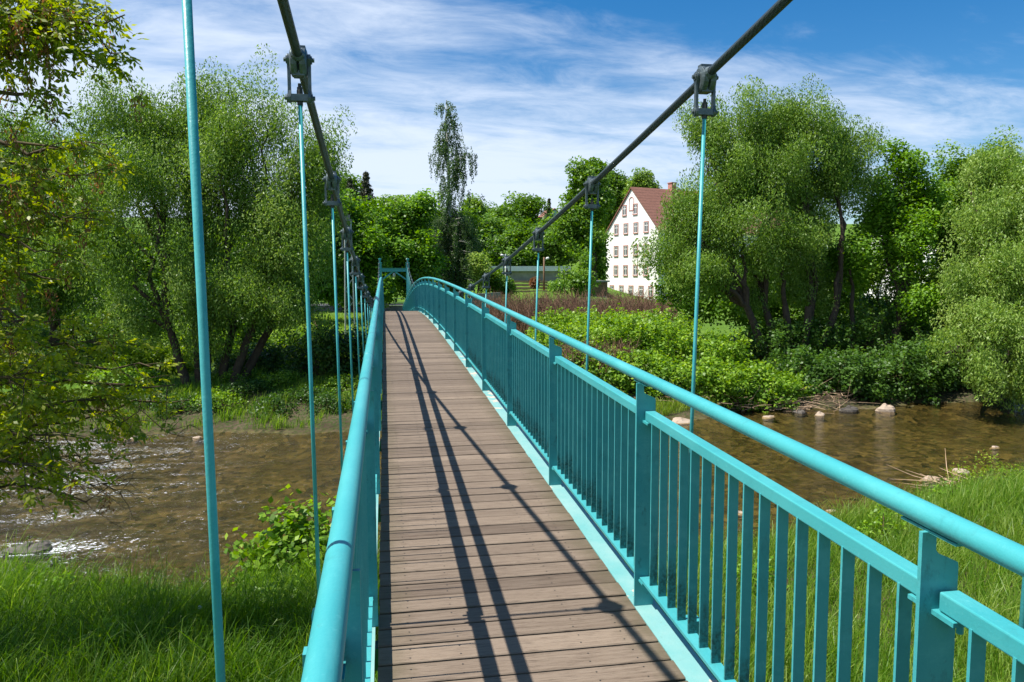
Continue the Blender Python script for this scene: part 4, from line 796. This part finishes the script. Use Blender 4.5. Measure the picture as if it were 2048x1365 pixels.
# ------------------------------------------------------------------ buildings
def rotz(a_): return np.array([[cos(a_), sin(a_), 0], [-sin(a_), cos(a_), 0], [0, 0, 1]])
def house(name, label, cat, corner, ang, W, Ln, He, Hr, wallmat, roofmat, wins, long_wins=None, trim='red_trim', chimney=None, attic=None):
    """corner: far-left corner of the gable. local x along the gable, local y into the house, z up"""
    A_ = rotz(ang); T = lambda p_: np.array(p_, float) @ A_ + np.array(corner)
    root = empty(name, label, cat, tuple(corner)); ax = A_
    mb = MB(); V = [T(p_) for p_ in [(0, 0, -1.5), (W, 0, -1.5), (W, 0, He), (W/2, 0, Hr), (0, 0, He), (0, Ln, -1.5), (W, Ln, -1.5), (W, Ln, He), (W/2, Ln, Hr), (0, Ln, He)]]
    mb.add(V, f4=[(0, 1, 2, 4), (5, 9, 7, 6), (1, 6, 7, 2), (0, 4, 9, 5)], f3=[(4, 2, 3), (9, 8, 7)]); mb.obj('wall', M[wallmat], root)
    mb = MB(); ov = .35; k_ = (Hr-He)/(W/2)
    for s_ in (0, 1):
        xe, xr_ = (-ov, W/2) if s_ == 0 else (W+ov, W/2); q = [(xe, -ov*.6, He-ov*k_+.04), (xr_, -ov*.6, Hr+.04), (xr_, Ln+.3, Hr+.04), (xe, Ln+.3, He-ov*k_+.04)]
        V = [T(p_) for p_ in q] + [T((p_[0], p_[1], p_[2]+.22)) for p_ in q]; mb.add(V, f4=[(0, 1, 2, 3), (4, 7, 6, 5), (0, 4, 5, 1), (3, 2, 6, 7), (0, 3, 7, 4)])
    rf = mb.obj('roof', M[roofmat], root)
    if chimney:
        mb = MB(); mb.box(T((W/2+.3, chimney, Hr+.35)), (.45, .45, .8), ax); mb.box(T((W/2+.3, chimney, Hr+1.2)), (.55, .55, .06), ax); mb.obj('chimney', M['red_trim'], rf)
    def win(c, sx_, sz_, side):
        cx__, cz__ = c
        if side == 0: pos = lambda a_, o__, z__: T((cx__+a_, -o__, cz__+z__)); hh_ = lambda w_, t_, h_: (w_, t_, h_)
        else: pos = lambda a_, o__, z__: T((W+o__, cx__+a_, cz__+z__)); hh_ = lambda w_, t_, h_: (t_, w_, h_)
        mb = MB(); fr_ = .11
        for s_ in (-1, 1): mb.box(pos(s_*(sx_+fr_/2), .02, 0), hh_(fr_/2, .05, sz_+fr_), ax)
        mb.box(pos(0, .022, sz_+fr_/2), hh_(sx_, .05, fr_/2), ax); mb.box(pos(0, .05, -sz_-fr_/2), hh_(sx_+fr_*.9, .09, fr_/2), ax); w_ = mb.obj('window', M[trim], root)
        mb = MB(); mb.box(pos(0, .004, 0), hh_(sx_, .006, sz_), ax); mb.obj('pane', M['glass'], w_)
        mb = MB(); t_ = .045
        mb.box(pos(0, .016, 0), hh_(t_, .012, sz_), ax); mb.box(pos(0, .019, sz_*.35), hh_(sx_, .012, t_), ax)
        for s_ in (-1, 1): mb.box(pos(s_*(sx_-t_), .022, 0), hh_(t_, .012, sz_), ax); mb.box(pos(0, .025, s_*(sz_-t_)), hh_(sx_-t_, .012, t_), ax)
        mb.obj('frame', M['white'], w_)
    for c in wins: win(c, .45, .72, 0)
    for c in (long_wins or []): win(c, .5, .75, 1)
    if attic:
        mb = MB(); n_ = 10; x_, z_ = attic; pr = [(x_-.55, z_-.9), (x_+.55, z_-.9)] + [(x_+.55*cos(t), z_+.5+.55*sin(t)) for t in np.linspace(0, pi, n_)]
        for a_, b_ in zip(pr, pr[1:]+pr[:1]):
            p1, p2 = T((a_[0], -.03, a_[1])), T((b_[0], -.03, b_[1])); mb.tube([p1, p2], .06, 5)
        mb.obj('attic_niche', M[trim], root)
    return root
# main house: gable turned towards the sun, long side hidden by the willow
dH = 118.0; cl_ = P(1212, 560, dH); view = math.atan2(cl_[0], cl_[1])
# gable direction (local +x) runs right and towards the camera
phi = radians(-54) - view; base_z = P(1212, 600, dH)[2]
Wg = 12.6
wins = []
rows = [P(0, yy_, dH-3)[2]-base_z for yy_ in (428, 464, 507, 546, 586)]
fl = [[4.6, 7.2], [2.6, 5.0, 7.4, 9.8], [2.6, 5.0, 7.4, 9.8], [2.6, 5.0, 7.4, 9.8], [1.6, 4.0, 6.4, 8.8, 11]]
for z_, xs_ in zip(rows, fl):
    for x_ in xs_: wins.append((x_, z_))
He_ = P(0, 473, dH)[2]-base_z; Hr_ = P(0, 386, dH-4)[2]-base_z
lw = [(y_, z_) for y_ in np.arange(2.5, 34, 3.1) for z_ in rows[2:]]
house('gabled_house', 'tall white gabled house with red tiled roof and red window surrounds behind the willow', 'house', (cl_[0], cl_[1], base_z), phi, Wg, 36, He_, Hr_, 'render', 'tiles', wins, lw, chimney=7.5, attic=(Wg/2, Hr_-2.3))
c2 = GP(1725, 92)
house('white_house', 'white walled house glimpsed through the trees on the right', 'house', (c2[0], c2[1], c2[2]), radians(-68), 15, 16, 8.5, 13, 'render', 'tiles', [(2, 2), (5, 2), (8, 2), (11, 2), (2, 5.5), (5, 5.5), (8, 5.5), (11, 5.5)], None, 'white')
c3 = P(1088, 446, 165)
house('hill_house', 'small teal house with orange roof edge high on the wooded slope', 'house', (c3[0], c3[1], c3[2]-1), radians(8), 5.0, 6, 1.8, 4.0, 'teal_wall', 'tiles', [(1.6, 1.0)], None, 'white')
# garden shed with white roof on the terraces
def bx_obj(name, mat, root, boxes, bevel=0):
    mb = MB()
    for c, h_ in boxes: mb.box(c, h_)
    return mb.obj(name, M[mat], root, bevel=bevel)
a_ = P(975, 538, 94); b_ = P(1135, 538, 94); ctr = (a_+b_)/2; hwid = abs(b_[0]-a_[0])/2
root = empty('long_shed', 'long low shed with bright white roof edge above the terraced grass slope', 'shed', (ctr[0], ctr[1], gz(ctr[0], ctr[1])))
bx_obj('roof', 'roofsheet', root, [((ctr[0], ctr[1], ctr[2]), (hwid, 2.4, .30))])
zg = gz(ctr[0], ctr[1])-.8; bx_obj('wall', 'concrete', root, [((ctr[0], ctr[1]+.2, (zg+ctr[2]-.22)/2), (hwid-.3, 2.0, (ctr[2]-.22-zg)/2))])
a_ = P(1150, 563, 84); b_ = P(1205, 560, 84); root = empty('flat_garage', 'low grey flat-roofed garage left of the white gable', 'garage', ((a_[0]+b_[0])/2, a_[1], gz(a_[0], a_[1])))
c = ((a_[0]+b_[0])/2, (a_[1]+b_[1])/2); bx_obj('roof', 'concrete', root, [((c[0], c[1], a_[2]), (1.9, 1.8, .09))]); bx_obj('wall', 'wood', root, [((c[0], c[1], (a_[2]-.09+1)/2), (1.7, 1.6, (a_[2]-1.09)/2))])
for k_, zs_ in enumerate((4.35, 4.0, 3.65, 3.3)):
    ys_ = np.linspace(74, 86, 200); yv = float(ys_[int(np.argmin(abs(terrain(np.full(200, 15.3), ys_)-zs_)))]); w_ = 3.4 - .15*k_
    mb = MB(); mb.box((15.3, yv, zs_+.06), (w_, .16, .11)); 
    tag(mb.obj('garden_step', M['planks'], org=(15.3, yv, zs_)), ['topmost long timber step of the terraced slope', 'second timber step from the top of the terraced slope', 'third timber step from the top of the terraced slope', 'lowest long timber step of the terraced slope'][k_], 'step', 'timber steps in the terraced garden')
# street lamps
def lamp(label, x, d, ytop, armpx, wood=True):
    b_ = GP(x, d); t_ = P(x, ytop, d); root = empty('street_lamp', label, 'street lamp', tuple(b_)); mb = MB(); mb.tube([b_-np.array([0, 0, .3]), [b_[0], b_[1], t_[2]]], [.13, .09], 8); mb.obj('pole', M['wood' if wood else 'galv'], root, smooth=True)
    s_ = np.sign(armpx); L_ = abs(armpx)/FPX*d; mb = MB(); mb.tube([[b_[0], b_[1], t_[2]-.5], [b_[0]+s_*L_*.5, b_[1], t_[2]-.2]], .025, 6); mb.obj('arm', M['galv'], root)
    mb = MB(); mb.tube([[b_[0]+s_*L_*.4, b_[1], t_[2]-.25], [b_[0]+s_*L_*.55, b_[1], t_[2]-.15], [b_[0]+s_*L_*.9, b_[1], t_[2]-.1], [b_[0]+s_*L_*1.05, b_[1], t_[2]-.12]], [.05, .13, .13, .04], 8); mb.obj('lamp_head', M['white'], root, smooth=True)
lamp('street lamp on a brown wooden pole in front of the shed', 1088, 84, 515, 10)
lamp('street lamp with a slim grey pole beside the suspension cable above the handrail crest', 1012, 78, 509, -10, False)
# grey boards and retaining wall right of the crest
a_ = P(942, 596, 62); b_ = P(1000, 592, 66); mb = MB(); d_ = b_-a_; L_ = np.linalg.norm(d_); dx = d_/L_; mb.box((a_+b_)/2-np.array([0, 0, .25]), (L_/2, .08, .55), np.array([dx, [-dx[1], dx[0], 0], [0, 0, 1]]))
tag(mb.obj('retaining_wall', M['concrete'], org=tuple(a_)), 'short grey concrete wall beside the dead stalks right of the handrail crest', 'wall')
# wire fence in front of the garden
def fence(label, x0_, x1_, d0, d1, h_, wires=7, name='wire_fence', mat='galv'):
    a_, b_ = GP(x0_, d0), GP(x1_, d1); root = empty(name, label, 'fence', tuple(a_)); n_ = max(3, int(np.linalg.norm(b_-a_)/2.4)); pts = [a_+(b_-a_)*i/n_ for i in range(n_+1)]
    for p_ in pts: p_[2] = gz(p_[0], p_[1])
    for p_ in pts: mb = MB(); mb.tube([p_-np.array([0, 0, .2]), p_+np.array([0, 0, h_])], .035, 6); mb.obj('post', M[mat], root)
    mb = MB()
    for z_ in np.linspace(.1, h_, wires): mb.tube([p_+np.array([0, 0, z_]) for p_ in pts], .012, 4)
    for i in range(n_):
        for f_ in np.linspace(0, 1, 9)[1:-1]: p_ = pts[i]+(pts[i+1]-pts[i])*f_; mb.tube([p_+np.array([0, 0, .1]), p_+np.array([0, 0, h_])], .008, 3)
    mb.obj('wire_mesh', M[mat], root); return root
fence('pale wire mesh fence running behind the dead stalks to the white house', 1010, 1212, 72, 78, 1.5)
# quay wall and railing beyond the meadow
for lab, x0_, x1_, d0, d1 in (('left of the lattice mast, ending at its own post', 520, 684, 86, 86), ('running behind the far tower', 700, 880, 86, 86)):
    a_, b_ = P(x0_, 613, d0), P(x1_, 613, d1); L_ = np.linalg.norm(b_-a_)/2; c = (a_+b_)/2; dx = (b_-a_)/(2*L_); A_ = np.array([dx, [-dx[1], dx[0], 0], [0, 0, 1]])
    mb = MB(); mb.box((c[0], c[1], c[2]-.55), (L_, .25, .55), A_); mb.box((c[0], c[1], c[2]+.03), (L_+.05, .32, .028), A_); tag(mb.obj('quay_wall', M['concrete'], org=tuple(c)), 'low grey concrete wall beyond the meadow '+lab, 'wall', 'walls beyond the meadow')
    root = empty('metal_railing', 'galvanised railing on the low wall '+lab, 'railing', (a_[0], a_[1], a_[2]+.05), 'railings beyond the meadow'); n_ = int(2*L_/2.2)
    for i in range(n_+1): p_ = a_+(b_-a_)*i/n_; mb = MB(); mb.tube([p_+np.array([0, 0, .06]), p_+np.array([0, 0, .88])], .03, 6); mb.obj('post', M['galv'], root)
    mb = MB()
    for z_ in (.45, .88): mb.tube([a_+np.array([0, 0, z_]), b_+np.array([0, 0, z_])], .035, 6)
    mb.obj('rail', M['galv'], root)
# road behind the wall
a_, b_ = P(300, 600, 92), P(1000, 600, 92); mb = MB(); zr = 1.62
mb.add([(a_[0], a_[1]-3, zr), (b_[0], b_[1]-3, zr), (b_[0], b_[1]+4, zr), (a_[0], a_[1]+4, zr)], f4=[(0, 1, 2, 3)])
tag(mb.obj('road', simple('asphalt', (.055, .055, .055), (.04, .04, .04), .9)), 'asphalt road behind the low wall', 'road', kind='structure')
# lattice mast
b_ = GP(700, 41); t_ = P(700, 444, 41); root = empty('lattice_mast', 'grey steel lattice mast standing on the meadow left of the bridge', 'mast', tuple(b_)); H = t_[2]-b_[2]; mb = MB(); w0, w1 = .27, .16
cor = lambda f_, sx_, sy_: np.array([b_[0]+sx_*(w0+(w1-w0)*f_), b_[1]+sy_*(w0+(w1-w0)*f_), b_[2]+H*f_])
for sx_ in (-1, 1):
    for sy_ in (-1, 1): mb.tube([cor(0, sx_, sy_)-np.array([0, 0, .2]), cor(1, sx_, sy_)], .035, 5)
mb.obj('legs', M['galv'], root); mb = MB(); nn = 11
for i in range(nn):
    f0, f1 = i/nn, (i+1)/nn; s_ = 1 if i % 2 else -1
    for sy_ in (-1, 1): mb.tube([cor(f0, -s_, sy_), cor(f1, s_, sy_)], .017, 4)
    for sx_ in (-1, 1): mb.tube([cor(f0, sx_, -s_), cor(f1, sx_, s_)], .017, 4)
mb.obj('bracing', M['galv'], root); mb = MB(); mb.box((b_[0], b_[1], t_[2]+.05), (.20, .20, .05)); mb.box((b_[0], b_[1], t_[2]+.22), (.12, .12, .12)); mb.obj('cap', M['concrete'], root)
# overhead wires
for lab, y0, y1, ye in (('upper of the two thin black overhead wires crossing the left willow', 392, 462, 468), ('lower of the two thin black overhead wires crossing the left willow', 408, 474, 477)):
    p0, p1, p2 = P(60, y0-22, 26), P(480, y1-7, 34), t_ + np.array([0, 0, -.1 if 'upper' in lab else -.5]); mb = MB(); tt = np.linspace(0, 1, 25)[:, None]
    q = (1-tt)**2*p0*1.0 + 2*(1-tt)*tt*((p1-.25*p0-.25*p2)/.5) + tt**2*p2; mb.tube(q, .010, 4); tag(mb.obj('overhead_wire', M['dark_steel'], org=tuple(p1)), lab, 'wire', 'overhead wires')
# leaning timber props on the meadow
b_ = GP(640, 47); mb = MB(); mb.tube([b_+np.array([.15, 0, -.1]), b_+np.array([-.35, 0, 1.05])], [.07, .06], 7); tag(mb.obj('leaning_post', M['wood'], org=tuple(b_), smooth=True), 'leaning weathered timber post in the meadow right of the willow', 'post')

for k_, (x, y_, d) in enumerate([(300, 1240, 9.5), (560, 1200, 10.2), (90, 1200, 10.5), (230, 1330, 8.4), (1500, 1180, 11), (1760, 1100, 13), (1900, 1040, 15.5)]):
    p_ = P(x, y_, d); b2 = np.array([p_[0], p_[1], gz(p_[0], p_[1])]); shrub(['leafy weeds in the long grass just left of the nearest hanger rod', 'leafy weeds in the long grass below the young knotweed bush', 'leafy weeds near the left edge in the shaded long grass', 'leafy weeds at the bottom left corner of the long grass', 'leafy weeds in the right grass seen between the nearest balusters', 'leafy weeds in the right grass just above the handrail end', 'leafy weeds at the right edge in the tall grass'][k_], 0, 0, rng.uniform(.35, .6), .55, 'knot' if k_ % 2 else 'maple', 26, 22, (.085, .045), name='weed_patch', base=b2, sig=.12, group='leafy weeds in the near grass', tb=.6)
# dandelion clock in the near grass
p_ = P(400, 1215, 9.3); g_ = gz(p_[0], p_[1]); root = empty('dandelion', 'white dandelion seed head in the near left grass beside the hanger rod', 'flower', (p_[0], p_[1], g_)); mb = MB(); mb.tube([(p_[0], p_[1], g_), tuple(p_)], .003, 5); mb.obj('stem', M['grass_pale'], root)
mb = MB(); dd = nrmz(rng.normal(size=(160, 3)))
for q in dd: mb.tube([p_, p_+q*.026], [.0008, .0016], 3, cap=True)
mb.obj('seed_head', M['white'], root)
